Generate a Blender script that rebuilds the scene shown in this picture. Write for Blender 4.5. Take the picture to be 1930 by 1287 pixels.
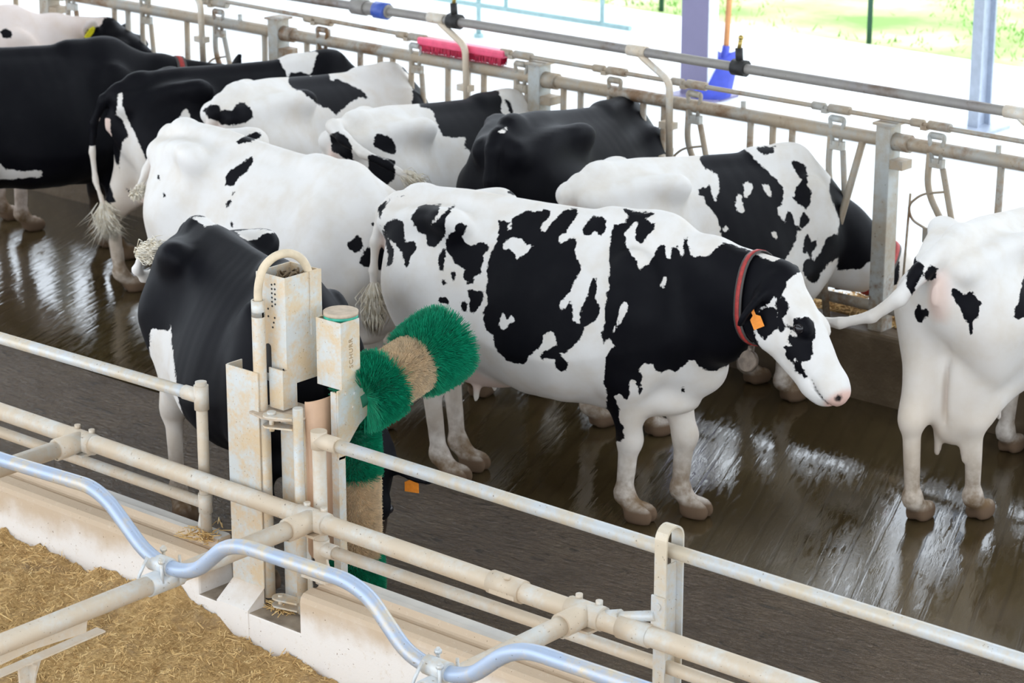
import bpy, bmesh, math, random
import numpy as np
from mathutils import Vector, Matrix
random.seed(7); np.random.seed(7)
C = bpy.context.scene.collection
for o in list(bpy.data.objects): bpy.data.objects.remove(o)
PI = math.pi

# ------------------------------------------------------------------ camera
# world: X runs along the rails, Y across the barn towards the feed alley, Z up
F_PX, CAM_H = 4850.0, 4.22
pitch = math.atan(1540.0/F_PX); yawc = math.atan(5855.0/math.hypot(F_PX, 1540.0))
fwd = Vector((-math.cos(yawc)*math.cos(pitch), math.sin(yawc)*math.cos(pitch), -math.sin(pitch)))
rgt = fwd.cross(Vector((0,0,1))).normalized(); upv = rgt.cross(fwd)
cam = bpy.data.cameras.new('camera'); camo = bpy.data.objects.new('camera', cam); C.objects.link(camo)
camo.matrix_world = Matrix(((rgt.x,upv.x,-fwd.x,0),(rgt.y,upv.y,-fwd.y,0),(rgt.z,upv.z,-fwd.z,CAM_H),(0,0,0,1)))
cam.sensor_width = 36; cam.lens = 36*F_PX/1930; cam.clip_end = 300
cam.dof.use_dof = True; cam.dof.focus_distance = 9.6; cam.dof.aperture_fstop = 5.0
bpy.context.scene.camera = camo

# ------------------------------------------------------------------ light
sc = bpy.context.scene
sc.view_settings.view_transform = 'Standard'; sc.view_settings.look = 'None'
sc.view_settings.gamma = 1; sc.view_settings.use_curve_mapping = False
sc.view_settings.exposure = 0.30
w = bpy.data.worlds.new('overcast_sky'); sc.world = w; w.use_nodes = True
wn = w.node_tree.nodes; wl = w.node_tree.links
bg = wn['Background']; bg.inputs['Color'].default_value = (0.83, 0.91, 1.0, 1); bg.inputs['Strength'].default_value = 2.6

# ------------------------------------------------------------------ helpers
def tag(o, label=None, cat=None, group=None, kind=None):
    if label: o['label'] = label
    if cat: o['category'] = cat
    if group: o['group'] = group
    if kind: o['kind'] = kind
    return o
def thing(name, label, cat, loc=(0,0,0), rz=0, group=None):
    o = bpy.data.objects.new(name, None); C.objects.link(o)
    o.location = loc; o.rotation_euler = (0,0,rz); o.empty_display_size = 0.1
    return tag(o, label, cat, group)
def frames(pts):
    pts = [Vector(p) for p in pts]; n = len(pts); T = []
    for i in range(n):
        a = pts[max(0,i-1)]; b = pts[min(n-1,i+1)]
        T.append((b-a).normalized())
    ref = Vector((0,0,1)) if abs(T[0].z) < .9 else Vector((1,0,0))
    u = T[0].cross(ref).normalized(); out = []
    for i in range(n):
        u = (u - T[i]*u.dot(T[i])).normalized(); out.append((pts[i], u, T[i].cross(u)))
    return out
def fillet(pts, r, n=6):
    pts = [Vector(p) for p in pts]; out = [pts[0]]
    for i in range(1, len(pts)-1):
        a, b, c = pts[i-1], pts[i], pts[i+1]
        d1 = (a-b); d2 = (c-b); rr = min(r, d1.length*.48, d2.length*.48)
        p1 = b + d1.normalized()*rr; p2 = b + d2.normalized()*rr
        for k in range(n+1):
            t = k/n; out.append(p1*(1-t)**2 + b*2*t*(1-t) + p2*t*t)
    out.append(pts[-1]); return out
class MB:
    def __init__(s): s.v = []; s.f = []; s.m = []; s.sm = []
    def add(s, vs, fs, mi=0, smooth=True):
        b = len(s.v); s.v += [tuple(x) for x in vs]; s.f += [tuple(b+i for i in f) for f in fs]
        s.m += [mi]*len(fs); s.sm += [smooth]*len(fs); return s
    def tube(s, pts, r, seg=12, cap=True, mi=0, ell=None):
        fr = frames(pts); n = len(fr); rs = r if hasattr(r, '__len__') else [r]*n; vs = []; fs = []
        for (p,u,v), ri in zip(fr, rs):
            for k in range(seg):
                a = 2*PI*k/seg; vs.append(p + u*math.cos(a)*ri + v*math.sin(a)*ri*(ell or 1))
        for i in range(n-1):
            for k in range(seg):
                k2 = (k+1) % seg; fs.append((i*seg+k, i*seg+k2, (i+1)*seg+k2, (i+1)*seg+k))
        s.add(vs, fs, mi)
        if cap:
            b = len(s.v)-n*seg
            s.f += [tuple(b+k for k in range(seg))[::-1], tuple(b+(n-1)*seg+k for k in range(seg))]; s.m += [mi]*2; s.sm += [False]*2
        return s
    def ring(s, a, b, r, ri, seg=20, mi=0):      # open pipe end with wall thickness
        a = Vector(a); b = Vector(b); fr = frames([a,b]); vs = []; fs = []
        for (p,u,v) in fr:
            for rr in (r, ri):
                for k in range(seg):
                    t = 2*PI*k/seg; vs.append(p+u*math.cos(t)*rr+v*math.sin(t)*rr)
        for k in range(seg):
            j = (k+1) % seg
            fs += [(k,j,2*seg+j,2*seg+k), (seg+j,seg+k,3*seg+k,3*seg+j), (k,seg+k,seg+j,j), (2*seg+j,3*seg+j,3*seg+k,2*seg+k)]
        return s.add(vs, fs, mi)
    def box(s, lo, hi, mi=0, rot=None, c=None, bev=0.0):
        lo = Vector(lo); hi = Vector(hi)
        bm = bmesh.new(); bmesh.ops.create_cube(bm, size=1)
        for v in bm.verts: v.co = Vector((lo[i]+(v.co[i]+.5)*(hi[i]-lo[i]) for i in range(3)))
        if bev: bmesh.ops.bevel(bm, geom=list(bm.edges), offset=bev, segments=2, affect='EDGES', profile=.6)
        if rot is not None:
            cc = Vector(c) if c is not None else (lo+hi)/2
            for v in bm.verts: v.co = rot @ (v.co-cc) + cc
        bm.verts.index_update()
        s.add([v.co.copy() for v in bm.verts], [[v.index for v in f.verts] for f in bm.faces], mi, False); bm.free(); return s
    def prism(s, poly, d, mi=0):                 # planar polygon (3-D points) pushed along vector d
        n = len(poly); d = Vector(d); a = [Vector(p) for p in poly]; vs = a + [p+d for p in a]
        fs = [tuple(range(n))[::-1], tuple(range(n,2*n))] + [(i,(i+1)%n,n+(i+1)%n,n+i) for i in range(n)]
        return s.add(vs, fs, mi, False)
    def ball(s, c, r, seg=16, rings=10, mi=0):
        c = Vector(c); r = Vector(r) if hasattr(r,'__len__') else Vector((r,r,r)); vs = []; fs = []
        for i in range(rings+1):
            t = PI*i/rings
            for k in range(seg):
                a = 2*PI*k/seg; vs.append(c+Vector((r.x*math.sin(t)*math.cos(a), r.y*math.sin(t)*math.sin(a), r.z*math.cos(t))))
        for i in range(rings):
            for k in range(seg):
                j = (k+1)%seg; fs.append((i*seg+k, (i+1)*seg+k, (i+1)*seg+j, i*seg+j))
        return s.add(vs, fs, mi)
    def build(s, name, mat, parent=None, kind=None, label=None, offset=None):
        me = bpy.data.meshes.new(name); off = Vector(offset) if offset is not None else Vector((0,0,0))
        me.from_pydata([tuple(Vector(v)-off) for v in s.v], [], s.f)
        for m in (mat if isinstance(mat, (list,tuple)) else [mat]): me.materials.append(m)
        me.polygons.foreach_set('material_index', s.m); me.polygons.foreach_set('use_smooth', s.sm); me.update()
        bm = bmesh.new(); bm.from_mesh(me); bmesh.ops.recalc_face_normals(bm, faces=bm.faces); bm.to_mesh(me); bm.free()
        o = bpy.data.objects.new(name, me); C.objects.link(o)
        if parent is not None: o.parent = parent
        if offset is not None: o.location = off
        return tag(o, label=label, kind=kind)
def raw_mesh(name, verts, faces, mat, parent=None, kind=None, smooth=True):
    verts = np.asarray(verts, np.float32); faces = np.asarray(faces, np.int32); k = faces.shape[1]
    me = bpy.data.meshes.new(name); me.vertices.add(len(verts)); me.vertices.foreach_set('co', verts.ravel())
    me.loops.add(faces.size); me.loops.foreach_set('vertex_index', faces.ravel())
    me.polygons.add(len(faces)); me.polygons.foreach_set('loop_start', np.arange(0, faces.size, k, dtype=np.int32))
    me.polygons.foreach_set('use_smooth', np.full(len(faces), smooth)); me.update(calc_edges=True); me.validate()
    for m in (mat if isinstance(mat, (list,tuple)) else [mat]): me.materials.append(m)
    o = bpy.data.objects.new(name, me); C.objects.link(o)
    if parent is not None: o.parent = parent
    if kind: o['kind'] = kind
    return o

# ------------------------------------------------------------------ materials
class NT:
    def __init__(s, name):
        s.m = bpy.data.materials.new(name); s.m.use_nodes = True; t = s.m.node_tree; s.n = t.nodes; s.l = t.links
        s.b = s.n['Principled BSDF']; s.co = s.n.new('ShaderNodeTexCoord')
    def N(s, typ, **kw):
        n = s.n.new('ShaderNode'+typ)
        for k, v in kw.items(): setattr(n, k, v)
        return n
    def L(s, a, b): s.l.new(a, b)
    def noise(s, scale, detail=4, rough=.55, vec=None, dist=0, sc=None):
        n = s.N('TexNoise'); n.inputs['Scale'].default_value = scale; n.inputs['Detail'].default_value = detail
        n.inputs['Roughness'].default_value = rough; n.inputs['Distortion'].default_value = dist
        v = vec or s.co.outputs['Object']
        if sc:
            mp = s.N('Mapping'); mp.inputs['Scale'].default_value = sc; s.L(v, mp.inputs['Vector']); v = mp.outputs['Vector']
        s.L(v, n.inputs['Vector']); return n.outputs['Fac']
    def ramp(s, fac, *stops, interp='LINEAR'):
        r = s.N('ValToRGB'); r.color_ramp.interpolation = interp; e = r.color_ramp.elements
        while len(e) < len(stops): e.new(.5)
        for el, (p, c) in zip(e, stops): el.position = p; el.color = (c if hasattr(c,'__len__') else (c,c,c))[:3] + (1,) if hasattr(c,'__len__') else (c,c,c,1)
        s.L(fac, r.inputs['Fac']); return r.outputs['Color']
    def mix(s, f, a, b):
        m = s.N('Mix', data_type='RGBA')
        for sock, val in ((m.inputs[0], f), (m.inputs[6], a), (m.inputs[7], b)):
            if isinstance(val, (int, float)): sock.default_value = val
            elif isinstance(val, tuple): sock.default_value = val[:3]+(1,)
            else: s.L(val, sock)
        return m.outputs[2]
    def math(s, op, a, b=0.0, c=None, clamp=False):
        m = s.N('Math', operation=op); m.use_clamp = clamp
        for i, v in enumerate((a, b) if c is None else (a, b, c)):
            if isinstance(v, (int, float)): m.inputs[i].default_value = v
            else: s.L(v, m.inputs[i])
        return m.outputs[0]
    def smooth(s, v, lo, hi):
        m = s.N('MapRange', interpolation_type='SMOOTHSTEP'); s.L(v, m.inputs['Value'])
        m.inputs['From Min'].default_value = lo; m.inputs['From Max'].default_value = hi; return m.outputs['Result']
    def attr(s, name): a = s.N('Attribute', attribute_name=name); return a.outputs['Fac']
    def bump(s, h, st=.3, dist=.01):
        b = s.N('Bump'); b.inputs['Strength'].default_value = st; b.inputs['Distance'].default_value = dist
        s.L(h, b.inputs['Height']); s.L(b.outputs['Normal'], s.b.inputs['Normal'])
    def set(s, col=None, rough=None, metal=None, spec=None, **kw):
        for k, v in (('Base Color', col), ('Roughness', rough), ('Metallic', metal), ('Specular IOR Level', spec)):
            if v is None: continue
            if isinstance(v, (int, float)): s.b.inputs[k].default_value = v
            elif isinstance(v, tuple): s.b.inputs[k].default_value = v[:3]+(1,)
            else: s.L(v, s.b.inputs[k])
        return s.m

def dusty_metal(name, base, dust, amt=.5, rust=None, metal=.35, rough=.5, scale=6):
    t = NT(name); n1 = t.noise(scale, 6, .65); n2 = t.noise(scale*7, 4, .6); n3 = t.noise(scale*.6, 3)
    f = t.math('ADD', n1, t.math('MULTIPLY', n2, .35)); f = t.smooth(f, .95-amt, 1.1-amt*.6)
    c = t.mix(f, base, dust)
    sp = t.smooth(t.noise(scale*14, 2), .70, .74); c = t.mix(t.math('MULTIPLY', sp, .7), c, (.10,.07,.04))
    if rust: c = t.mix(t.smooth(t.math('ADD', n3, t.math('MULTIPLY', n2, .3)), .68, .88), c, rust)
    t.bump(n2, .12, .004)
    return t.set(c, t.math('ADD', t.math('MULTIPLY', n1, .2), rough), metal)
M = {}
M['galv'] = dusty_metal('galvanised_steel', (.60,.63,.65), (.63,.54,.41), .42, metal=.25, rough=.40)
M['galv_dust'] = dusty_metal('dusty_galvanised_steel', (.66,.66,.63), (.64,.53,.40), .55, metal=.15, rough=.5)
M['galv_blue'] = dusty_metal('bare_galvanised_pipe', (.40,.48,.62), (.62,.52,.36), .34, metal=.35, rough=.33)
M['plate'] = dusty_metal('machine_plate', (.61,.63,.62), (.66,.51,.33), .44, metal=.2, rough=.45, scale=9)
M['rail_rust'] = dusty_metal('weathered_feed_rail', (.38,.37,.34), (.40,.32,.23), .5, rust=(.22,.13,.07), metal=.25, rough=.5, scale=5)
M['post_rust'] = dusty_metal('weathered_post', (.46,.48,.47), (.40,.34,.26), .45, rust=(.19,.10,.04), metal=.2, rough=.5, scale=4)
M['pipe_grey'] = dusty_metal('grey_water_pipe', (.26,.24,.23), (.31,.29,.26), .45, rust=(.17,.12,.09), metal=.25, rough=.45, scale=4)
def plain(name, col, rough=.5, metal=0., nz=.08, scale=20, bump=0.):
    t = NT(name); n = t.noise(scale, 4)
    c = t.mix(t.smooth(n, .3, .7), tuple(x*(1-nz) for x in col), tuple(min(1, x*(1+nz)) for x in col))
    if bump: t.bump(n, bump, .004)
    return t.set(c, rough, metal)
M['shield'] = plain('copper_tinted_plastic', (.66,.42,.27), .4, 0, .08, 8)
M['black'] = plain('black_rubber', (.015,.014,.013), .6)
M['brass'] = plain('brass', (.45,.33,.10), .35, .7)
M['blue_cap'] = plain('blue_plastic', (.05,.10,.42), .4)
M['green_br'] = plain('green_bristle', (.004,.33,.17), .5, 0, .25, 40)
M['green_paint'] = plain('green_paint', (.03,.36,.24), .5, 0, .2, 30)
M['beige_br'] = plain('straw_coloured_bristle', (.86,.68,.46), .6, 0, .15, 40)
M['core'] = plain('dark_brush_core', (.005,.12,.065), .8)
M['core_beige'] = plain('tan_brush_core', (.55,.40,.24), .8)
M['hose'] = plain('dusty_grey_hose', (.66,.54,.38), .55, 0, .12, 14)
M['cable'] = plain('dusty_cable', (.16,.11,.06), .7)
M['rubber_dust'] = plain('dust_cap', (.50,.40,.30), .8, 0, .12, 30, .2)
M['letter'] = plain('stamped_letter', (.34,.24,.13), .6)
M['pink'] = plain('pink_plastic', (.85,.10,.20), .35)
M['red_br'] = plain('red_bristle', (.45,.01,.05), .6, 0, .3, 60)
M['shovel'] = plain('blue_shovel_plastic', (.06,.09,.55), .3)
M['wood'] = plain('orange_wooden_handle', (.80,.36,.13), .5)
M['column'] = plain('lens_tinted_column_grey', (.22,.20,.33), .5, 0, .06, 2)  # violet cast of lens fringing put into the column's grey
M['white_paint'] = plain('white_paint', (.85,.90,.90), .4)
M['teal'] = plain('pale_teal_gate_paint', (.36,.54,.55), .45)
M['steel_blue'] = plain('galvanised_column', (.42,.47,.56), .4, .3)
M['stake'] = plain('green_stake', (.03,.10,.07), .6)
M['grey_box'] = plain('blue_grey_sheet', (.20,.25,.33), .5)
M['tag'] = plain('orange_ear_tag', (.95,.30,.03), .4, 0, .08, 60)
M['tag_y'] = plain('yellow_ear_tag', (.85,.75,.02), .4)
M['collar'] = plain('red_collar_webbing', (.40,.035,.03), .6, 0, .2, 90)
M['collar_edge'] = plain('grey_collar_edge', (.07,.06,.055), .6)
M['bell'] = plain('tarnished_tag_disc', (.17,.13,.10), .5, .3, .3, 25)
t = NT('eye'); M['eye'] = t.set((.012,.010,.012), .06)

# concrete
t = NT('wet_floor')
geo = t.co.outputs['Object']
ang = math.radians(113.7)
mp = t.N('Mapping', vector_type='POINT'); mp.inputs['Rotation'].default_value = (0,0,-ang+PI/2); t.L(geo, mp.inputs['Vector'])
wv = t.N('TexWave', wave_type='BANDS', bands_direction='X'); wv.inputs['Scale'].default_value = 3.1; wv.inputs['Distortion'].default_value = .8
wv.inputs['Detail'].default_value = 2; wv.inputs['Detail Scale'].default_value = .7; t.L(mp.outputs['Vector'], wv.inputs['Vector'])
groove = t.smooth(wv.outputs['Fac'], .86, .98)
nb = t.noise(1.1, 5, .6); nf = t.noise(55, 5, .7); nm = t.noise(9, 4, .6, sc=(1,1,1)); nstr = t.noise(14, 4, .6, vec=mp.outputs['Vector'], sc=(3,.45,1))
c = t.ramp(nb, (.3, (.045,.030,.013)), (.55, (.072,.050,.022)), (.75, (.110,.080,.040)))
c = t.mix(t.math('MULTIPLY', groove, .35), c, (.030,.020,.010))
c = t.mix(t.smooth(nm, .60, .72), c, (.055,.038,.020))
wet = t.smooth(t.math('ADD', t.math('MULTIPLY', nstr, .7), t.math('MULTIPLY', nb, .5)), .54, .70)
rough = t.math('ADD', .02, t.math('MULTIPLY', wet, .12))
h = t.math('ADD', t.math('MULTIPLY', groove, -.9), t.math('ADD', t.math('MULTIPLY', nf, t.math('ADD', .18, t.math('MULTIPLY', wet, .85))), t.math('MULTIPLY', nstr, .55)))
t.bump(h, .045, .012); M['floor'] = t.set(c, rough, 0, .65)
t = NT('dung_lane')
nb = t.noise(1.6, 5, .6); nf = t.noise(48, 5, .7, sc=(.55,1,1), dist=.5); nm = t.noise(16, 4, .65, sc=(.40,1,1), dist=.8)
c = t.ramp(nb, (.3, (.095,.060,.030)), (.55, (.155,.103,.058)), (.78, (.21,.155,.095)))
c = t.mix(t.smooth(nm, .58, .7), c, (.06,.042,.024))
h = t.math('ADD', t.math('MULTIPLY', nf, .6), t.math('MULTIPLY', nm, .8)); t.bump(h, 1.0, .075)
M['lane'] = t.set(c, t.math('ADD', .03, t.math('MULTIPLY', nf, .2)), 0, .85)
t = NT('gutter_dirt'); M['gutter'] = t.set((.018,.013,.009), .5)
t = NT('limewashed_concrete')
n1 = t.noise(3.2, 6, .62); n2 = t.noise(38, 5, .7); n3 = t.noise(80, 2)
sep = t.N('SeparateXYZ'); t.L(t.N('NewGeometry').outputs['Position'], sep.inputs[0])
hz = t.math('ADD', sep.outputs['Z'], t.math('MULTIPLY', n1, .28))
f = t.smooth(hz, .30, .42)
c = t.mix(f, (.86,.81,.76), (.63,.49,.35)); c = t.mix(t.smooth(n2, .55, .8), c, (.72,.62,.50))
c = t.mix(t.smooth(n3, .70, .76), c, (.30,.20,.12)); t.bump(n2, .25, .006); M['lime'] = t.set(c, .75)
t = NT('grey_concrete_top'); n1 = t.noise(5, 5); n2 = t.noise(60, 4)
c = t.ramp(n1, (.3,(.52,.50,.47)), (.7,(.66,.62,.56))); t.bump(n2, .2, .004); M['conc_top'] = t.set(c, .6)
t = NT('dirty_sill'); n1 = t.noise(9, 5); c = t.ramp(n1, (.35,(.20,.16,.12)), (.65,(.42,.35,.27))); t.bump(n1,.4,.01); M['sill'] = t.set(c,.8)
t = NT('manure_stained_kerb'); n1 = t.noise(4, 6, .65); n2 = t.noise(30, 5)
c = t.ramp(n1, (.3,(.065,.042,.022)), (.55,(.11,.075,.042)), (.8,(.19,.14,.09))); t.bump(n2,.4,.01); M['kerb'] = t.set(c, .5)
t = NT('pale_concrete_alley'); n1 = t.noise(1.2, 5); c = t.ramp(n1, (.3,(.72,.74,.76)), (.7,(.80,.81,.80))); M['alley'] = t.set(c, .7)
t = NT('sandy_ground'); n1 = t.noise(2, 5); c = t.ramp(n1, (.3,(.70,.62,.50)), (.7,(.82,.75,.66))); M['sand'] = t.set(c, .9)
t = NT('roof_sheet'); M['roof'] = t.set((.30,.29,.28), .7)
t = NT('straw'); rn = t.N('ObjectInfo'); n1 = t.noise(30, 3); n2 = t.noise(2.2, 4)
c = t.ramp(n1, (.25,(.46,.27,.095)), (.5,(.74,.49,.20)), (.75,(.95,.74,.38))); c = t.mix(t.math('MULTIPLY', t.smooth(n2,.5,.8), .6), c, (.45,.30,.14)); M['straw'] = t.set(c, .8)
t = NT('straw_base'); n1 = t.noise(60, 5, .7); n2 = t.noise(5, 5, .6)
c = t.ramp(n1, (.3,(.34,.20,.07)), (.55,(.61,.39,.155)), (.75,(.80,.57,.27))); c = t.mix(t.smooth(n2,.5,.75), c, (.42,.28,.14)); t.bump(n1,.8,.02); M['straw_base'] = t.set(c, .9)
t = NT('grass'); n1 = t.noise(1.3, 4); c = t.ramp(n1, (.3,(.10,.30,.03)), (.5,(.22,.45,.08)), (.72,(.55,.50,.25))); M['grass'] = t.set(c, .8)
t = NT('grass_soil'); n1 = t.noise(.9, 5, .6); c = t.ramp(n1, (.32,(.22,.42,.09)), (.5,(.48,.56,.24)), (.62,(.72,.60,.42))); M['grass_soil'] = t.set(c, .9)

# coat: 'coat' = signed distance (m, >0 inside a black patch), 'skin' pink bare skin, 'mud' dirt on the legs, 'hoof' horn
t = NT('holstein_coat')
n1 = t.noise(26, 4, .6); n2 = t.noise(70, 3, .6); n3 = t.noise(7, 4)
d = t.attr('coat'); d = t.math('ADD', d, t.math('MULTIPLY', t.math('SUBTRACT', n1, .5), .030)); d = t.math('ADD', d, t.math('MULTIPLY', t.math('SUBTRACT', n2, .5), .016))
blk = t.smooth(d, -.0025, .0025)
wht = t.mix(t.smooth(n3, .35, .75), (.77,.745,.72), (.70,.645,.58))
wht = t.mix(t.attr('skin'), wht, (.72,.44,.36))
wht = t.mix(t.math('MULTIPLY', t.attr('warm'), .55), wht, (.72,.56,.40))
blc = t.mix(t.smooth(n3, .4, .8), (.003,.003,.005), (.006,.006,.008))
c = t.mix(blk, wht, blc)
mudm = t.math('MULTIPLY', t.attr('mud'), t.smooth(t.math('ADD', n3, t.math('MULTIPLY', n1, .5)), .45, .95), clamp=True)
c = t.mix(mudm, c, (.20,.125,.065)); c = t.mix(t.attr('hoof'), c, (.17,.11,.07)); c = t.mix(t.attr('dark'), c, (.02,.015,.015))
t.bump(n2, .08, .004)
sh = t.N('MapRange'); t.L(blk, sh.inputs['Value']); sh.inputs['To Min'].default_value = .75; sh.inputs['To Max'].default_value = .55
M['coat'] = t.set(c, sh.outputs['Result'], 0, .10)
t = NT('tail_hair'); n1 = t.noise(40, 4, .6); M['tuft'] = t.set(t.ramp(n1, (.3,(.80,.70,.52)), (.7,(.92,.88,.80))), .7)
# ------------------------------------------------------------------ cows: one smooth-blended distance field, polygonised with surface nets
def surface_nets(D, org, h):
    nx, ny, nz = D.shape; ins = D < 0
    def cs(A, i, j, k): return A[i:nx-1+i, j:ny-1+j, k:nz-1+k]
    cnt = np.zeros((nx-1, ny-1, nz-1), np.int8)
    for i in (0,1):
        for j in (0,1):
            for k in (0,1): cnt += cs(ins, i, j, k)
    mask = (cnt > 0) & (cnt < 8); ci = np.argwhere(mask); idx = -np.ones(mask.shape, np.int64); idx[mask] = np.arange(len(ci))
    acc = np.zeros((len(ci), 3)); num = np.zeros(len(ci))
    def val(o): return D[ci[:,0]+o[0], ci[:,1]+o[1], ci[:,2]+o[2]]
    for ax in range(3):
        o1, o2 = [q for q in range(3) if q != ax]
        for p in (0,1):
            for q in (0,1):
                a = [0,0,0]; a[o1] = p; a[o2] = q; b = list(a); b[ax] = 1
                da, db = val(a), val(b); cr = (da < 0) != (db < 0); tt = np.where(cr, da/np.where(cr, da-db, 1), 0)
                P = np.array(a, float)[None,:].repeat(len(ci), 0); P[:,ax] = tt
                acc += P*cr[:,None]; num += cr
    V = (ci + acc/num[:,None])*h + org
    Fs = []
    for ax in range(3):
        o1, o2 = (ax+1) % 3, (ax+2) % 3
        sl0 = [slice(None)]*3; sl1 = [slice(None)]*3; sl0[ax] = slice(0,-1); sl1[ax] = slice(1,None)
        cr = ins[tuple(sl0)] != ins[tuple(sl1)]; e = np.argwhere(cr)
        e = e[(e[:,o1] > 0) & (e[:,o2] > 0) & (e[:,o1] < D.shape[o1]-1) & (e[:,o2] < D.shape[o2]-1)]
        fl = ins[e[:,0], e[:,1], e[:,2]]; q = []
        for d1, d2 in ((-1,-1),(0,-1),(0,0),(-1,0)):
            x = e.copy(); x[:,o1] += d1; x[:,o2] += d2; q.append(idx[x[:,0], x[:,1], x[:,2]])
        q = np.stack(q, 1); q[~fl] = q[~fl][:, ::-1]; Fs.append(q)
    return V, np.concatenate(Fs)

def dcone(P, a, b, r1, r2, lat=None, flat=1.0):
    a = np.asarray(a, float); b = np.asarray(b, float); ab = b-a; q = P-a
    t = np.clip((q @ ab)/max(ab @ ab, 1e-9), 0, 1); v = q - t[...,None]*ab
    if lat is not None: v = v + (v @ lat)[...,None]*lat*(1/flat-1)
    return np.sqrt((v*v).sum(-1)) - (r1+(r2-r1)*t)
def dell(P, c, r, R=None):
    q = P - np.asarray(c, float)
    if R is not None: q = q @ R
    r = np.asarray(r, float); k0 = np.sqrt(((q/r)**2).sum(-1)); k1 = np.sqrt(((q/(r*r))**2).sum(-1))
    return k0*(k0-1)/np.maximum(k1, 1e-6)

TORSO = np.array([  # x, top, bottom, half width, narrowing towards the top
 (-.93,1.13,1.05,.015,.2),(-.87,1.25,.92,.085,.25),(-.78,1.315,.80,.165,.3),(-.62,1.345,.69,.235,.33),(-.48,1.36,.62,.262,.33),
 (-.30,1.345,.55,.292,.36),(-.10,1.335,.50,.335,.40),(.12,1.335,.495,.345,.42),(.32,1.35,.54,.305,.45),(.48,1.365,.60,.250,.45),
 (.60,1.33,.66,.215,.35),(.70,1.23,.735,.165,.25),(.78,1.12,.82,.10,.2),(.83,1.02,.92,.02,.2)])
_tx = np.linspace(-.96, .86, 400); _tt = []
for _k in range(1, 5):
    y = np.interp(_tx, TORSO[:,0], TORSO[:,_k]); y = np.convolve(np.pad(y, 12, 'edge'), np.hanning(27)[1:-1]/np.hanning(27).sum(), 'valid'); _tt.append(y)

class Field:
    def __init__(s, lo, hi, h):
        s.h = h; s.org = np.array(lo, float); n = np.ceil((np.array(hi)-lo)/h).astype(int)+1
        s.ax = [s.org[i]+h*np.arange(n[i]) for i in range(3)]; s.D = np.full(tuple(n), .5, np.float32)
    def sl(s, lo, hi):
        r = []
        for i in range(3):
            a = int(np.clip((lo[i]-s.org[i])/s.h, 0, s.D.shape[i]-1)); b = int(np.clip((hi[i]-s.org[i])/s.h+2, a+1, s.D.shape[i])); r.append(slice(a, b))
        return tuple(r)
    def pts(s, sl): return np.stack(np.meshgrid(*[s.ax[i][sl[i]] for i in range(3)], indexing='ij'), -1)
    def put(s, fn, lo, hi, k, sub=False):
        m = k + 2.5*s.h; lo = np.asarray(lo, float)-m; hi = np.asarray(hi, float)+m; sl = s.sl(lo, hi)
        d = fn(s.pts(sl)); D = s.D[sl]
        if sub: hh = np.maximum(k-np.abs(D+d), 0)/k; s.D[sl] = np.maximum(D, -d) + hh*hh*k*.25
        else: hh = np.maximum(k-np.abs(D-d), 0)/k; s.D[sl] = np.minimum(D, d) - hh*hh*k*.25
    def cone(s, a, b, r1, r2, k=.03, lat=None, flat=1.0):
        r = max(r1, r2); s.put(lambda P: dcone(P, a, b, r1, r2, lat, flat), np.minimum(a, b)-r, np.maximum(a, b)+r, k)
    def ell(s, c, r, k=.03, R=None, sub=False):
        rr = max(r) if R is not None else np.asarray(r); s.put(lambda P: dell(P, c, r, R), np.asarray(c)-rr, np.asarray(c)+rr, k, sub)

def nrm(v): v = np.asarray(v, float); return v/np.linalg.norm(v)
def poly_sd(Q, polys):
    """signed distance of 2-D points to the union of polygons, positive inside"""
    best = np.full(len(Q), -9.0)
    for p in polys:
        p = np.asarray(p, float); e = np.roll(p, -1, 0); d2 = np.full(len(Q), 9.0); ins = np.zeros(len(Q), bool)
        for a, b in zip(p, e):
            ab = b-a; q = Q-a; t = np.clip((q @ ab)/max(ab @ ab, 1e-9), 0, 1); v = q-t[:,None]*ab; d2 = np.minimum(d2, (v*v).sum(1))
            c = (a[1] > Q[:,1]) != (b[1] > Q[:,1])
            if a[1] != b[1]: ins ^= c & (Q[:,0] < (b[0]-a[0])*(Q[:,1]-a[1])/(b[1]-a[1])+a[0])
        best = np.maximum(best, np.where(ins, 1, -1)*np.sqrt(d2))
    return best

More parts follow.
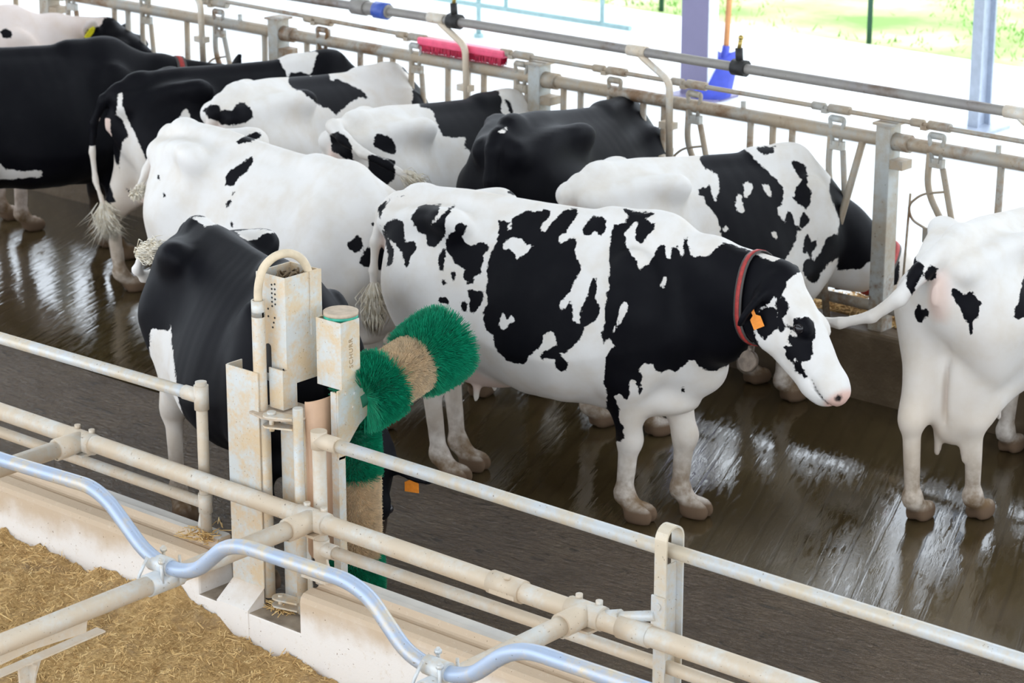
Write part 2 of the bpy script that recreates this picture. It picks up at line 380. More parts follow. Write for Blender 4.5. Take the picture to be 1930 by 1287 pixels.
root_info = {}
def make_cow(name, label, pos, yaw, sp, group=None):
    """sp: s scale, h voxel, feet (LH RH LF RF ground points), poll, nose, up, tail, view (patch plane), black / white polygons"""
    h = sp.get('h', .018); root = thing(name, label, 'cow', (pos[0], pos[1], 0), yaw, group)
    s = sp.get('s', 1.0); root.scale = (s*sp.get('sx', 1.0), s, s); tilt = sp.get('tilt', 0.0)
    poll = np.array(sp['poll'], float); fd = nrm(sp['nose']); up0 = np.array(sp.get('up', (0,0,1)), float)
    lf = nrm(np.cross(up0, fd)); up = np.cross(fd, lf); R = np.stack([fd, lf, up], 1)
    hs = sp.get('hs', 1.10); hp = lambda a, b, c: poll + R @ (np.array([a, b, c], float)*hs)
    tail = [np.array(p, float) for p in sp['tail']]
    allp = [poll, hp(.56,0,-.1), hp(0,.3,0), hp(0,-.3,0)] + tail
    lo = np.minimum(np.min(allp, 0)-.1, (-.98,-.40,-.02)); hi = np.maximum(np.max(allp, 0)+.14, (.9,.40,1.46))
    lo[2] = -.03
    F = Field(lo, hi, h)
    fat = sp.get('fat', 1.0)
    def torso(P):
        x = P[...,0]; zt, zb, w, tp = [np.interp(x, _tx, q) for q in _tt]; w = w*fat
        zc = (zt+zb)/2; hz = (zt-zb)/2; v = (P[...,2]-zc)/hz; we = w*(1-tp*np.clip(v, -.35, 1)**1)
        rib = sp.get('rib',.0005)*np.sin(x*2*PI/.085+v*1.5)*np.clip(1-((x-.08)/.3)**2, 0, 1)
        rho = (np.abs(P[...,1]/we)**2.3 + np.abs(v)**2.3)**(1/2.3)
        d = (rho-1)*np.minimum(w, hz)*.92 + rib
        return np.maximum(d, np.maximum(-.96-x, x-.86)+.01)
    F.put(torso, (-.98,-.38,.45), (.88,.38,1.4), .03)
    F.cone((-.76,0,1.325), (.30,0,1.325), .035, .035, .06); F.cone((.25,0,1.33), (.52,0,1.33), .045, .05, .08)
    F.cone((-.72,0,1.32), (-.88,0,1.26), .045, .04, .05)
    for sd in (1,-1):
        F.ell((-.46,sd*.222,1.270), (.10,.05,.060), .12); F.ell((-.85+.03*(1-sp.get('pin',1.)),sd*.095*sp.get('pin',1.),1.19), (.055,.042,.045), .08); F.cone((-.44,sd*.21,1.28), (-.84,sd*.09,1.215), .035, .03, .08)
        F.ell((-.60,sd*.165,.98), (.23,.115,.30), .10); F.ell((.46,sd*.185,.96), (.15,.085,.31), .10)
        F.ell((.66,sd*.12,.93), (.08,.06,.08), .08)
        F.ell((-.29,sd*.385,1.165), (.14,.10,.11), .12, sub=True); (F.ell((-.66,sd*.315,1.20), (.16,.085*sp.get('pin',1.)**2,.08), .12, sub=True) if sp.get('pin',1.) > .7 else None)
    F.ell((.68,0,.74), (.13,.10,.13), .10); F.ell((.42,0,.56), (.25,.13,.08), .10)
    ud = sp.get('udder', 1.0)
    if ud:
        F.ell((-.40,0,.61), (.24,.15*ud,.14*ud), .08); F.ell((-.60,0,.66), (.14,.135*ud,.20*ud), .07)
        if sp.get('fulludder'): F.ell((-.68,.0,.62), (.13,.135,.26), .025); F.cone((-.70,.06,.40), (-.70,.065,.31), .022, .013, .03); F.cone((-.70,-.06,.40), (-.70,-.065,.31), .022, .013, .03); F.ell((-.81,0,.62), (.05,.012,.22), .03, sub=True)
        for ux in (-.58,-.40):
            for sd in (1,-1): F.cone((ux,sd*.07,.52), (ux,sd*.085,.425), .022, .012, .02)
    # legs
    LH, RH, LF, RF = [np.array([*p, 0.]) for p in sp.get('feet', ((-.62,.17),(-.66,-.17),(.46,.16),(.44,-.16)))]
    lift = sp.get('lift', {})
    hoofs = []
    for sd, ft in ((1,LH),(-1,RH)):
        bx, by = ft[0], ft[1]
        st = np.array([-.44+.25*(bx+.64), sd*.18, .74]); hip = np.array([-.60, sd*.17, .98])
        hk = np.array([bx-.075, by*.85+sd*.02, .485]); fe = np.array([bx-.035, by, .125]); tw = np.array([bx+.03, by, .05])
        F.cone(hip, st, .16, .105, .08); F.cone((-.70,sd*.15,.92), hk+(0.015,0,.05), .10, .052, .08); F.cone(st, hk, .098, .05, .07)
        F.ell(hk+(-.012,0,.01), (.042,.038,.055), .03); F.cone(hk, fe, .047, .037, .03, np.array([0,1.,0]), .85)
        F.ell(fe, (.043,.041,.045), .025); F.cone(fe, tw, .040, .046, .025); hoofs.append(tw)
    for sd, ft in ((1,LF),(-1,RF)):
        bx, by = ft[0], ft[1]
        el = np.array([.42+.2*(bx-.45), sd*.17, .70]); kn = np.array([bx-.005, by*.95, .375]); fe = np.array([bx-.025, by, .12]); tw = np.array([bx+.03, by, .05])
        F.cone((.48,sd*.17,.98), el, .115, .095, .07); F.cone(el, kn, .092, .052, .06); F.ell(kn+(.006,0,0), (.052,.052,.064), .03)
        F.cone(kn, fe, .047, .038, .03, np.array([0,1.,0]), .9); F.ell(fe, (.041,.040,.043), .025); F.cone(fe, tw, .039, .045, .025); hoofs.append(tw)
    for tw in hoofs:
        for sd in (1,-1): F.ell(tw+np.array([.028,sd*.027,-.016]), (.070,.031,.052), .012)
        for sd in (1,-1): F.ell(tw+np.array([-.075,sd*.02,.045]), (.014,.012,.016), .012)
    # neck
    c0 = np.array([.46,0,1.22]); t0 = np.array([.62,0,.90]); ck = hp(-.02,0,-.055); tk = hp(.05,0,-.20)
    nd = nrm((ck+tk)/2-(c0+t0)/2); nl = nrm(np.cross((0,0,1.), nd) if abs(nd[2]) < .95 else (0,1.,0))
    cm = (c0+ck)/2+np.array([0,0,sp.get('crest', .0)]); tm = (t0+tk)/2+np.array([0,0,sp.get('dewlap', -.03)])
    F.cone(c0, cm, .145, .115, .08, nl, .75); F.cone(cm, ck, .115, .095, .06, nl, .85)
    F.cone(t0, tm, .17, .125, .10, nl, .72); F.cone(tm, tk, .125, .085, .08, nl, .78)
    F.cone((c0+t0)/2, (ck+tk)/2, .19, .10, .10, nl, .72); F.cone((cm+tm)/2, (ck+tk)/2, .13, .10, .08, nl, .8)
    # head
    hc = lambda a, b, r1, r2, k, *z: F.cone(a, b, r1*hs, r2*hs, k, *z)
    he = lambda c, r, k, RR=R, sub=False: F.ell(c, np.array(r)*hs, k, RR, sub)
    hc(hp(.03,0,-.075), hp(.29,0,-.085), .100, .070, .04, lf, .95); he(hp(.11,0,-.028), (.15,.098,.048), .04)
    hc(hp(.22,0,-.050), hp(.43,0,-.065), .056, .050, .05)
    he(hp(.440,0,-.082), (.072,.078,.060), .03); he(hp(.475,0,-.085), (.036,.066,.046), .03); he(hp(.420,0,-.138), (.066,.060,.038), .025)
    hc(hp(.08,0,-.165), hp(.38,0,-.140), .074, .046, .05); he(hp(.005,0,-.005), (.05,.060,.045), .04)
    for sd in (1,-1):
        he(hp(.10,sd*.045,-.145), (.115,.045,.090), .05); he(hp(.205,sd*.082,-.022), (.055,.030,.032), .03)
        he(hp(.270,sd*.062,-.100), (.09,.016,.035), .04, R, False); he(hp(.218,sd*.112,-.037), (.024,.018,.014), .010, R, True)
        he(hp(.508,sd*.044,-.068), (.014,.012,.009), .010, R, True)
        ea = np.array(sp.get('ear_l' if sd > 0 else 'ear_r', sp.get('ear', (-.35,.88,-.30))), float); ea[1] *= sd
        ed = nrm(sp['ear_lw' if sd > 0 else 'ear_rw']) if ('ear_lw' if sd > 0 else 'ear_rw') in sp else nrm(R @ ea); en = nrm(fd - ed*(fd@ed)); er = np.cross(en, ed); RE = np.stack([ed, er, en], 1); eb = hp(.015,sd*.080,-.050)
        F.cone(eb-ed*.02, eb+ed*.06, .040, .036, .025); F.ell(eb+ed*.125, (.100,.064,.022), .025, RE); F.ell(eb+ed*.135+en*.020, (.068,.036,.014), .012, RE, sub=True)
    if h < .013:
        he(hp(.46,0,-.116), (.09,.09,.0045), .008, R, True)
    # tail
    nt = len(tail)
    for i in range(nt-1):
        tr = sp.get('tr', 1.0); ra = (.036-.019*min(1, i/(nt-1)*1.5))*tr; rb = (.036-.019*min(1, (i+1)/(nt-1)*1.5))*tr; F.cone(tail[i], tail[i+1], ra, rb, .025)
    F.put(lambda P: .0-P[...,2]*1.0, lo, (hi[0],hi[1],.02), .006, sub=False) if False else None
    zz = F.ax[2][None,None,:]; F.D = np.maximum(F.D, (-zz).astype(np.float32)); F.D[:,:,0] = .05
    V, Q = surface_nets(F.D, F.org, h)
    V0 = V.copy()
    def warp(p):                                   # lean the topline: fore end lower when the cow feeds
        p = np.array(p, float); q = np.atleast_2d(p); tz = np.clip((q[:,2]-.30)/.55, 0, 1); q[:,2] += tilt*(np.minimum(q[:,0], .75)+.75)*tz*tz*(3-2*tz); return q.reshape(p.shape)
    V = warp(V); o = raw_mesh('body', V, Q, M['coat'], root); me = o.data
    # coat attributes
    n = len(V)
    e1, e2 = [np.array(q, float) for q in sp['view']]
    UV = np.stack([V @ e1, V @ e2], 1)
    if sp.get('black') is not None:
        sdv = poly_sd(UV, sp['black'])
        if sp.get('white'): sdv = np.minimum(sdv, -poly_sd(UV, sp['white']))
    else: sdv = np.full(n, -1.0)
    if sp.get('base') == 'black': sdv = -sdv if sp.get('black') is not None else np.ones(n)
    if sp.get('base') == 'black' and sp.get('white'): sdv = -poly_sd(UV, sp['white'])
    VW = V; V = V0
    ss = lambda x, a, b: np.clip((x-a)/(b-a), 0, 1)**2*(3-2*np.clip((x-a)/(b-a), 0, 1))
    skin = ss(-np.minimum(dell(V, (-.40,0,.61), (.24,.15,.14)), dell(V, (-.60,0,.60), (.14,.135,.15))), -.05, -.01)*sp.get('udskin',.5)*(1 if ud else 0)
    skin = np.maximum(skin, ss(-dell(V, hp(.515,0,-.085), (.05,.09,.07), R), -.02, .015)*.85)
    skin = np.maximum(skin, ss(-dell(V, (-.90,0,1.08), (.07,.030,.09)), -.05, .01)*.5)
    if sp.get('allpink'): skin = np.maximum(skin, sp['allpink'])
    mud = np.clip(ss(-V[:,2], -.46, -.06)*sp.get('mud', 1.0), 0, 1)
    hoof = ss(-V[:,2], -.078, -.055); warm = np.clip(ss(-V[:,2], -.85, -.35)*.5 + ss(-V[:,0], .5, .95)*.55*ss(-V[:,2], -1.2, -.7), 0, 1)
    dark = np.zeros(n)
    for sd in (1,-1): dark = np.maximum(dark, ss(-dell(V, hp(.508,sd*.044,-.068), np.array((.014,.012,.009))*hs, R), -.010, -.001))
    mz = ss(-np.abs((V-poll) @ up+.116*hs), -.006, -.001)*ss((V-poll) @ fd, .40*hs, .43*hs)*ss(-np.linalg.norm(V-hp(.45,0,-.1),axis=1), -.14, -.12); dark = np.maximum(dark, mz*.6)
    if sp.get('tail_white') is not None:
        tt_ = tail[sp['tail_white']:]; dm = np.full(n, 9.)
        for p, q in zip(tt_[:-1], tt_[1:]): dm = np.minimum(dm, dcone(V, p, q, .0, .0))
        sdv = np.where(dm < .05, -.05, sdv)
    for nm, a in (('coat', sdv), ('skin', skin), ('mud', mud), ('hoof', hoof), ('warm', warm), ('dark', dark)):
        at = me.attributes.new(nm, 'FLOAT', 'POINT'); at.data.foreach_set('value', np.asarray(a, np.float32))
    # eyes
    for sd in (1,-1):
        MB().ball(warp(hp(.217,sd*.0985,-.035)), .0215*hs, 14, 9).build('eye', M['eye'], root)
    # tail switch: a bundle of tapering strands
    if sp.get('switch', .22):
        L = sp.get('switch', .22); a = warp(tail[-1]); dr = nrm(np.array(sp.get('switch_dir', tail[-1]-tail[-2]))); rg = random.Random(hash(name) % 99 if False else len(label)); vs = []; fs = []
        wd = sp.get('switch_w', .035)
        tp = np.linspace(-.04, L*.75, 8); prof = [.014,.020,wd*.62,wd*.78,wd*.78,wd*.66,wd*.45,.004]
        for i in range(800):
            o1 = np.array([rg.gauss(0,1) for _ in range(3)]); o1 -= dr*(o1@dr); st = a + dr*rg.uniform(-.05,L*.45) + o1*rg.uniform(.2,.8)*wd*.35
            ll = L*rg.uniform(.35, .6); md = st + dr*ll*.5 + o1*wd*.30; en = st + dr*ll + o1*wd*rg.uniform(.0,.5)*sp.get('splay',1.) + np.array([0,0,-.015*rg.random()])
            sd1 = nrm(np.cross(dr, o1+1e-3)); b = len(vs); sd2 = nrm(np.cross(dr, sd1))
            for p, rr in ((st,.0020),(md,.0028),):
                for q in (sd1, -.5*sd1+.86*sd2, -.5*sd1-.86*sd2): vs.append(p+q*rr)
            vs.append(en)
            for q in range(3):
                j = (q+1) % 3; fs.append((b+q, b+j, b+3+j, b+3+q)); fs.append((b+3+q, b+3+j, b+6, b+6))
        m = MB(); m.tube([tuple(a+dr*q) for q in tp], prof, 12); m.add(vs, [f if f[2] != f[3] else f[:3] for f in fs]); m.build('tail_switch', M['tuft'], root)
    root_info[root.name] = (hp, warp, fd, lf, up, c0, t0, ck, tk)
    return root
# coat patches, outlined in each cow's own frame (metres, oblique side plane)
PATCH = {}
PATCH['H'] = {'view':[[0.8804,0.4743,-0.0],[-0.1344,0.2494,0.959]],'black':[[(-0.821,1.336),(-0.736,1.357),(-0.716,1.363),(-0.794,1.348),(-0.821,1.29),(-0.832,1.252),(-0.854,1.305)],[(-0.798,1.239),(-0.751,1.256),(-0.717,1.237),(-0.71,1.187),(-0.709,1.15),(-0.657,1.15),(-0.653,1.113),(-0.673,1.088),(-0.69,1.026),(-0.703,1.044),(-0.719,1.1),(-0.748,1.138),(-0.768,1.144),(-0.798,1.183),(-0.816,1.214)],[(-0.832,1.227),(-0.798,1.176),(-0.76,1.113),(-0.764,1.051),(-0.791,1.038),(-0.788,1.094)],[(-0.678,1.267),(-0.649,1.305),(-0.62,1.319),(-0.573,1.314),(-0.547,1.318),(-0.55,1.27),(-0.578,1.246),(-0.585,1.222),(-0.552,1.245),(-0.515,1.282),(-0.489,1.324),(-0.483,1.311),(-0.502,1.27),(-0.52,1.233),(-0.514,1.197),(-0.542,1.149),(-0.567,1.127),(-0.599,1.127),(-0.609,1.162),(-0.606,1.193),(-0.632,1.181),(-0.658,1.205),(-0.671,1.236),(-0.684,1.249)],[(-0.502,1.179),(-0.477,1.191),(-0.47,1.221),(-0.446,1.236),(-0.423,1.216),(-0.429,1.185),(-0.447,1.167),(-0.43,1.143),(-0.399,1.131),(-0.369,1.147),(-0.331,1.144),(-0.328,1.113),(-0.349,1.095),(-0.349,1.064),(-0.361,1.04),(-0.354,1.01),(-0.385,0.997),(-0.397,0.967),(-0.422,0.961),(-0.441,0.991),(-0.429,1.028),(-0.46,1.04),(-0.479,1.064),(-0.498,1.088),(-0.516,1.113),(-0.516,1.155)],[(-0.548,1.1),(-0.529,1.125),(-0.519,1.1),(-0.522,1.051),(-0.534,1.017),(-0.55,1.027),(-0.551,1.063)],[(-0.497,1.015),(-0.481,1.027),(-0.471,1.003),(-0.48,0.978),(-0.493,0.991)],[(-0.54,0.98),(-0.52,0.987),(-0.515,0.963),(-0.532,0.951)],[(-0.549,0.898),(-0.515,0.902),(-0.498,0.887),(-0.502,0.866),(-0.527,0.88),(-0.549,0.882)],[(-0.449,0.881),(-0.43,0.884),(-0.417,0.857),(-0.424,0.839),(-0.442,0.847)],[(-0.418,0.936),(-0.397,0.942),(-0.378,0.93),(-0.346,0.931),(-0.342,0.907),(-0.358,0.882),(-0.377,0.845),(-0.395,0.833),(-0.412,0.857),(-0.409,0.894)],[(-0.284,1.242),(-0.26,1.248),(-0.241,1.23),(-0.244,1.199),(-0.222,1.205),(-0.225,1.248),(-0.205,1.267),(-0.163,1.288),(-0.126,1.279),(-0.089,1.291),(-0.059,1.291),(-0.055,1.266),(-0.088,1.229),(-0.097,1.192),(-0.075,1.198),(-0.051,1.229),(-0.022,1.26),(0.02,1.297),(0.066,1.294),(0.063,1.266),(0.039,1.229),(0.016,1.192),(-0.014,1.174),(-0.02,1.144),(-0.002,1.137),(0.034,1.162),(0.058,1.168),(0.064,1.138),(0.053,1.113),(0.059,1.089),(0.077,1.048),(0.078,1.018),(0.054,0.982),(0.037,0.934),(0.013,0.91),(-0.01,0.874),(-0.004,0.85),(0.037,0.892),(0.049,0.851),(0.044,0.809),(0.074,0.798),(0.079,0.839),(0.097,0.887),(0.114,0.935),(0.131,0.988),(0.149,0.988),(0.153,0.947),(0.138,0.905),(0.162,0.876),(0.162,0.841),(0.145,0.811),(0.121,0.793),(0.097,0.78),(0.086,0.745),(0.068,0.715),(0.033,0.684),(0.015,0.666),(-0.009,0.666),(0.015,0.648),(0.033,0.625),(0.022,0.588),(-0.008,0.587),(-0.032,0.605),(-0.026,0.636),(-0.05,0.647),(-0.08,0.635),(-0.098,0.652),(-0.068,0.677),(-0.021,0.701),(-0.027,0.743),(-0.045,0.761),(-0.075,0.742),(-0.081,0.706),(-0.117,0.676),(-0.141,0.645),(-0.159,0.62),(-0.196,0.619),(-0.239,0.63),(-0.276,0.66),(-0.294,0.69),(-0.301,0.738),(-0.332,0.761),(-0.345,0.797),(-0.351,0.834),(-0.339,0.858),(-0.327,0.895),(-0.34,0.931),(-0.329,0.979),(-0.336,1.016),(-0.324,1.064),(-0.318,1.101),(-0.294,1.138),(-0.283,1.174),(-0.286,1.211)],[(0.088,1.204),(0.105,1.241),(0.135,1.261),(0.171,1.264),(0.191,1.24),(0.183,1.21),(0.166,1.174),(0.142,1.192),(0.118,1.18),(0.094,1.18)],[(0.258,1.297),(0.296,1.282),(0.343,1.279),(0.395,1.271),(0.366,1.257),(0.36,1.245),(0.389,1.227),(0.395,1.203),(0.366,1.179),(0.348,1.137),(0.325,1.143),(0.307,1.173),(0.313,1.209),(0.325,1.227),(0.313,1.239),(0.295,1.215),(0.266,1.186),(0.272,1.137),(0.289,1.101),(0.318,1.071),(0.33,1.025),(0.353,1.042),(0.377,1.066),(0.395,1.102),(0.418,1.137),(0.441,1.137),(0.441,1.09),(0.459,1.067),(0.464,1.126),(0.488,1.132),(0.499,1.102),(0.505,1.073),(0.516,1.09),(0.517,1.161),(0.534,1.173),(0.537,1.114),(0.545,1.09),(0.606,1.084),(0.635,1.102),(0.676,1.149),(0.756,1.126),(0.821,1.091),(0.885,1.062),(0.938,1.096),(0.986,1.085),(1.022,1.049),(0.939,0.987),(0.921,0.953),(0.904,0.907),(0.882,0.916),(0.849,0.884),(0.828,0.872),(0.806,0.826),(0.802,0.757),(0.836,0.703),(0.824,0.655),(0.756,0.658),(0.753,0.631),(0.692,0.613),(0.669,0.595),(0.632,0.601),(0.59,0.613),(0.571,0.643),(0.542,0.643),(0.525,0.618),(0.491,0.588),(0.46,0.606),(0.431,0.588),(0.401,0.594),(0.388,0.63),(0.358,0.63),(0.335,0.606),(0.348,0.57),(0.349,0.521),(0.338,0.484),(0.331,0.521),(0.319,0.551),(0.301,0.557),(0.29,0.533),(0.296,0.496),(0.285,0.459),(0.255,0.495),(0.231,0.482),(0.244,0.445),(0.257,0.407),(0.252,0.382),(0.27,0.345),(0.277,0.294),(0.26,0.275),(0.227,0.268),(0.209,0.315),(0.196,0.387),(0.197,0.44),(0.195,0.506),(0.183,0.542),(0.188,0.603),(0.193,0.651),(0.205,0.687),(0.228,0.7),(0.204,0.735),(0.187,0.723),(0.175,0.699),(0.169,0.746),(0.186,0.794),(0.185,0.864),(0.191,0.924),(0.202,0.983),(0.202,1.042),(0.201,1.102),(0.207,1.186),(0.225,1.222),(0.272,1.233),(0.284,1.264)],[(0.518,0.52),(0.53,0.523),(0.536,0.502),(0.525,0.498)],[(0.835,0.873),(0.859,0.88),(0.879,0.873),(0.892,0.848),(0.895,0.822),(0.89,0.786),(0.876,0.766),(0.861,0.755),(0.847,0.739),(0.832,0.749),(0.824,0.765),(0.807,0.785),(0.799,0.816),(0.81,0.847)],[(0.889,0.909),(0.903,0.919),(0.923,0.909),(0.935,0.879),(0.929,0.848),(0.914,0.833),(0.924,0.802),(0.92,0.777),(0.905,0.764),(0.893,0.776),(0.897,0.807),(0.89,0.837),(0.894,0.868),(0.884,0.888)],[(0.957,0.823),(0.976,0.829),(0.993,0.829),(1.002,0.844),(1.024,0.836),(1.04,0.814),(1.047,0.783),(1.047,0.758),(1.034,0.738),(1.042,0.717),(1.036,0.687),(1.019,0.662),(1.004,0.654),(0.992,0.651),(0.995,0.625),(1.01,0.61),(1.021,0.59),(1.011,0.582),(0.987,0.599),(0.972,0.614),(0.959,0.64),(0.965,0.653),(0.975,0.656),(0.965,0.666),(0.956,0.65),(0.937,0.659),(0.928,0.669),(0.929,0.695),(0.923,0.71),(0.945,0.716),(0.955,0.721),(0.935,0.736),(0.935,0.762),(0.949,0.767),(0.974,0.757),(0.963,0.775),(0.944,0.78),(0.939,0.797),(0.957,0.8)],[(0.841,0.694),(0.857,0.683),(0.878,0.667),(0.895,0.646),(0.905,0.63),(0.895,0.625),(0.873,0.646),(0.852,0.662),(0.836,0.672)],[(-0.253,1.377),(-0.236,1.426),(-0.2,1.426),(-0.164,1.397),(-0.128,1.379),(-0.08,1.356),(-0.026,1.335),(-0.026,1.324),(-0.086,1.334),(-0.182,1.361)]],'white':[[(-0.263,1.125),(-0.245,1.156),(-0.221,1.174),(-0.184,1.162),(-0.165,1.137),(-0.128,1.131),(-0.146,1.107),(-0.176,1.089),(-0.201,1.071),(-0.213,1.101),(-0.232,1.119),(-0.257,1.107)],[(-0.276,0.787),(-0.258,0.835),(-0.24,0.811),(-0.215,0.826),(-0.209,0.806),(-0.233,0.787),(-0.245,0.763),(-0.264,0.769)],[(0.221,0.759),(0.233,0.806),(0.25,0.865),(0.267,0.889),(0.284,0.883),(0.279,0.854),(0.262,0.818),(0.244,0.795)],[(0.412,0.961),(0.433,0.998),(0.444,0.987),(0.432,0.941)]]}
PATCH['Fc'] = {'view':[[0.6818,-0.7316,0.0],[0.1661,0.1548,0.9739]],'black':[[(-0.168,1.286),(-0.143,1.315),(-0.084,1.325),(-0.015,1.344),(0.044,1.343),(0.039,1.309),(0.053,1.285),(0.073,1.28),(0.068,1.328),(0.122,1.328),(0.191,1.328),(0.268,1.324),(0.291,1.272),(0.285,1.231),(0.294,1.195),(0.335,1.17),(0.303,1.129),(0.248,1.078),(0.205,1.008),(0.194,0.979),(0.112,0.97),(0.093,1.01),(0.073,1.01),(0.079,1.069),(0.043,1.065),(-0.007,1.07),(-0.037,1.07),(-0.066,1.11),(-0.08,1.15),(-0.089,1.194),(-0.114,1.219),(-0.163,1.234),(-0.173,1.257)],[(0.307,1.283),(0.338,1.262),(0.353,1.221),(0.346,1.18),(0.327,1.221)],[(-0.415,1.034),(-0.395,1.092),(-0.347,1.082),(-0.3,1.053),(-0.291,1.004),(-0.301,0.976),(-0.358,0.995),(-0.396,1.015)],[(-0.433,0.979),(-0.391,0.978),(-0.349,0.962),(-0.301,0.947),(-0.293,0.893),(-0.311,0.842),(-0.35,0.813),(-0.374,0.794),(-0.403,0.823),(-0.426,0.872),(-0.435,0.92)],[(-0.635,1.084),(-0.59,1.102),(-0.542,1.073),(-0.514,1.026),(-0.516,0.949),(-0.55,0.959),(-0.588,0.978),(-0.627,1.007)]]}
PATCH['E'] = {'view':[[0.6921,-0.7218,0.0],[0.1529,0.1466,0.9773]],'black':[[(-0.238,1.228),(-0.223,1.281),(-0.174,1.276),(-0.107,1.26),(-0.048,1.283),(-0.023,1.302),(-0.006,1.256),(0.002,1.226),(0.033,1.241),(0.093,1.215),(0.172,1.174),(0.211,1.129),(0.15,1.135),(0.098,1.106),(0.056,1.067),(0.015,1.034),(-0.013,1.079),(-0.062,1.089),(-0.111,1.129),(-0.167,1.178),(-0.215,1.189)],[(0.468,1.221),(0.448,1.262),(0.407,1.303),(0.421,1.314),(0.498,1.274),(0.564,1.166),(0.562,1.059),(0.456,1.059)],[(-0.693,1.082),(-0.642,1.115),(-0.599,1.109),(-0.595,1.081),(-0.529,1.085),(-0.51,1.117),(-0.472,1.121),(-0.435,1.087),(-0.422,1.045),(-0.446,1.021),(-0.521,0.999),(-0.598,1.005),(-0.616,1.025),(-0.662,1.044)]]}
PATCH['Cc'] = {'view':[[0.932,-0.3624,0.0],[0.0812,0.2088,0.9746]],'white':[[(0.148,1.347),(0.16,1.378),(0.395,1.382),(0.361,1.296),(0.336,1.242),(0.272,1.26),(0.217,1.255),(0.197,1.202),(0.186,1.267)],[(-0.801,1.151),(-0.775,1.161),(-0.778,1.077),(-0.75,1.005),(-0.713,0.921),(-0.666,0.795),(-0.629,0.711),(-0.623,0.5),(-0.714,0.517),(-0.763,0.584),(-0.813,0.628),(-0.818,0.756),(-0.788,0.871),(-0.75,0.912),(-0.782,1.006),(-0.817,1.028)],[(-0.887,0.513),(-0.744,0.551),(-0.692,0.528),(-0.597,0.5),(-0.62,-0.05),(-0.922,-0.038)],[(-0.527,0.946),(-0.474,0.975),(-0.418,1.067),(-0.399,1.046),(-0.386,0.983),(-0.416,0.891),(-0.518,0.904)],[(-0.917,1.016),(-0.854,1.013),(-0.85,0.8),(-0.783,0.595),(-0.622,0.395),(-0.789,0.399),(-0.859,0.544),(-0.917,0.802)]]}
PATCH['D'] = {'view':[[0.6724,0.7402,-0.0],[-0.172,0.1563,0.9726]],'black':[[(-0.233,1.325),(-0.192,1.353),(-0.139,1.376),(-0.099,1.37),(-0.108,1.349),(-0.157,1.324),(-0.219,1.317)],[(-0.29,1.128),(-0.285,1.169),(-0.257,1.2),(-0.203,1.23),(-0.145,1.256),(-0.15,1.227),(-0.177,1.187),(-0.213,1.164),(-0.25,1.125),(-0.277,1.123)],[(-0.26,1.088),(-0.243,1.104),(-0.24,1.093),(-0.253,1.082)],[(-0.293,1.024),(-0.283,1.053),(-0.267,1.068),(-0.265,1.048),(-0.284,1.02)],[(-0.277,0.946),(-0.263,0.969),(-0.25,0.948),(-0.255,0.924)],[(0.295,0.827),(0.322,0.85),(0.344,0.872),(0.364,0.839),(0.359,0.791),(0.32,0.79),(0.299,0.803)],[(0.41,0.921),(0.423,0.925),(0.429,0.907),(0.416,0.9)],[(0.349,0.744),(0.38,0.798),(0.415,0.82),(0.434,0.867),(0.461,0.877),(0.522,0.853),(0.51,0.766),(0.481,0.687),(0.421,0.707),(0.352,0.73)],[(-0.635,1.199),(-0.621,1.19),(-0.616,1.164),(-0.63,1.174)],[(-0.611,1.113),(-0.593,1.104),(-0.598,1.087)]]}
PATCH['A'] = {'view':[[0.8747,-0.4846,0.0],[0.09,0.1624,0.9826]],'black':[[(0.906,1.255),(0.985,1.27),(1.022,1.319),(1.072,1.332),(1.125,1.286),(1.202,1.317),(1.246,1.315),(1.353,1.257),(1.415,1.189),(1.433,1.112),(1.441,1.046),(1.288,1.051),(1.128,1.077),(0.881,1.174)],[(0.381,1.261),(0.424,1.281),(0.454,1.242),(0.443,1.216),(0.39,1.218)]],'white':[[(1.18,1.296),(1.245,1.293),(1.297,1.237),(1.337,1.17),(1.293,1.149),(1.231,1.228)]]}
PATCH['B'] = {'view':[[0.9233,-0.3842,0.0],[0.0902,0.2169,0.972]],'white':[[(-0.402,0.613),(-0.204,0.609),(-0.176,0.577),(-0.086,0.563),(0.035,0.56),(0.028,0.522),(-0.149,0.52),(-0.408,0.523)]]}
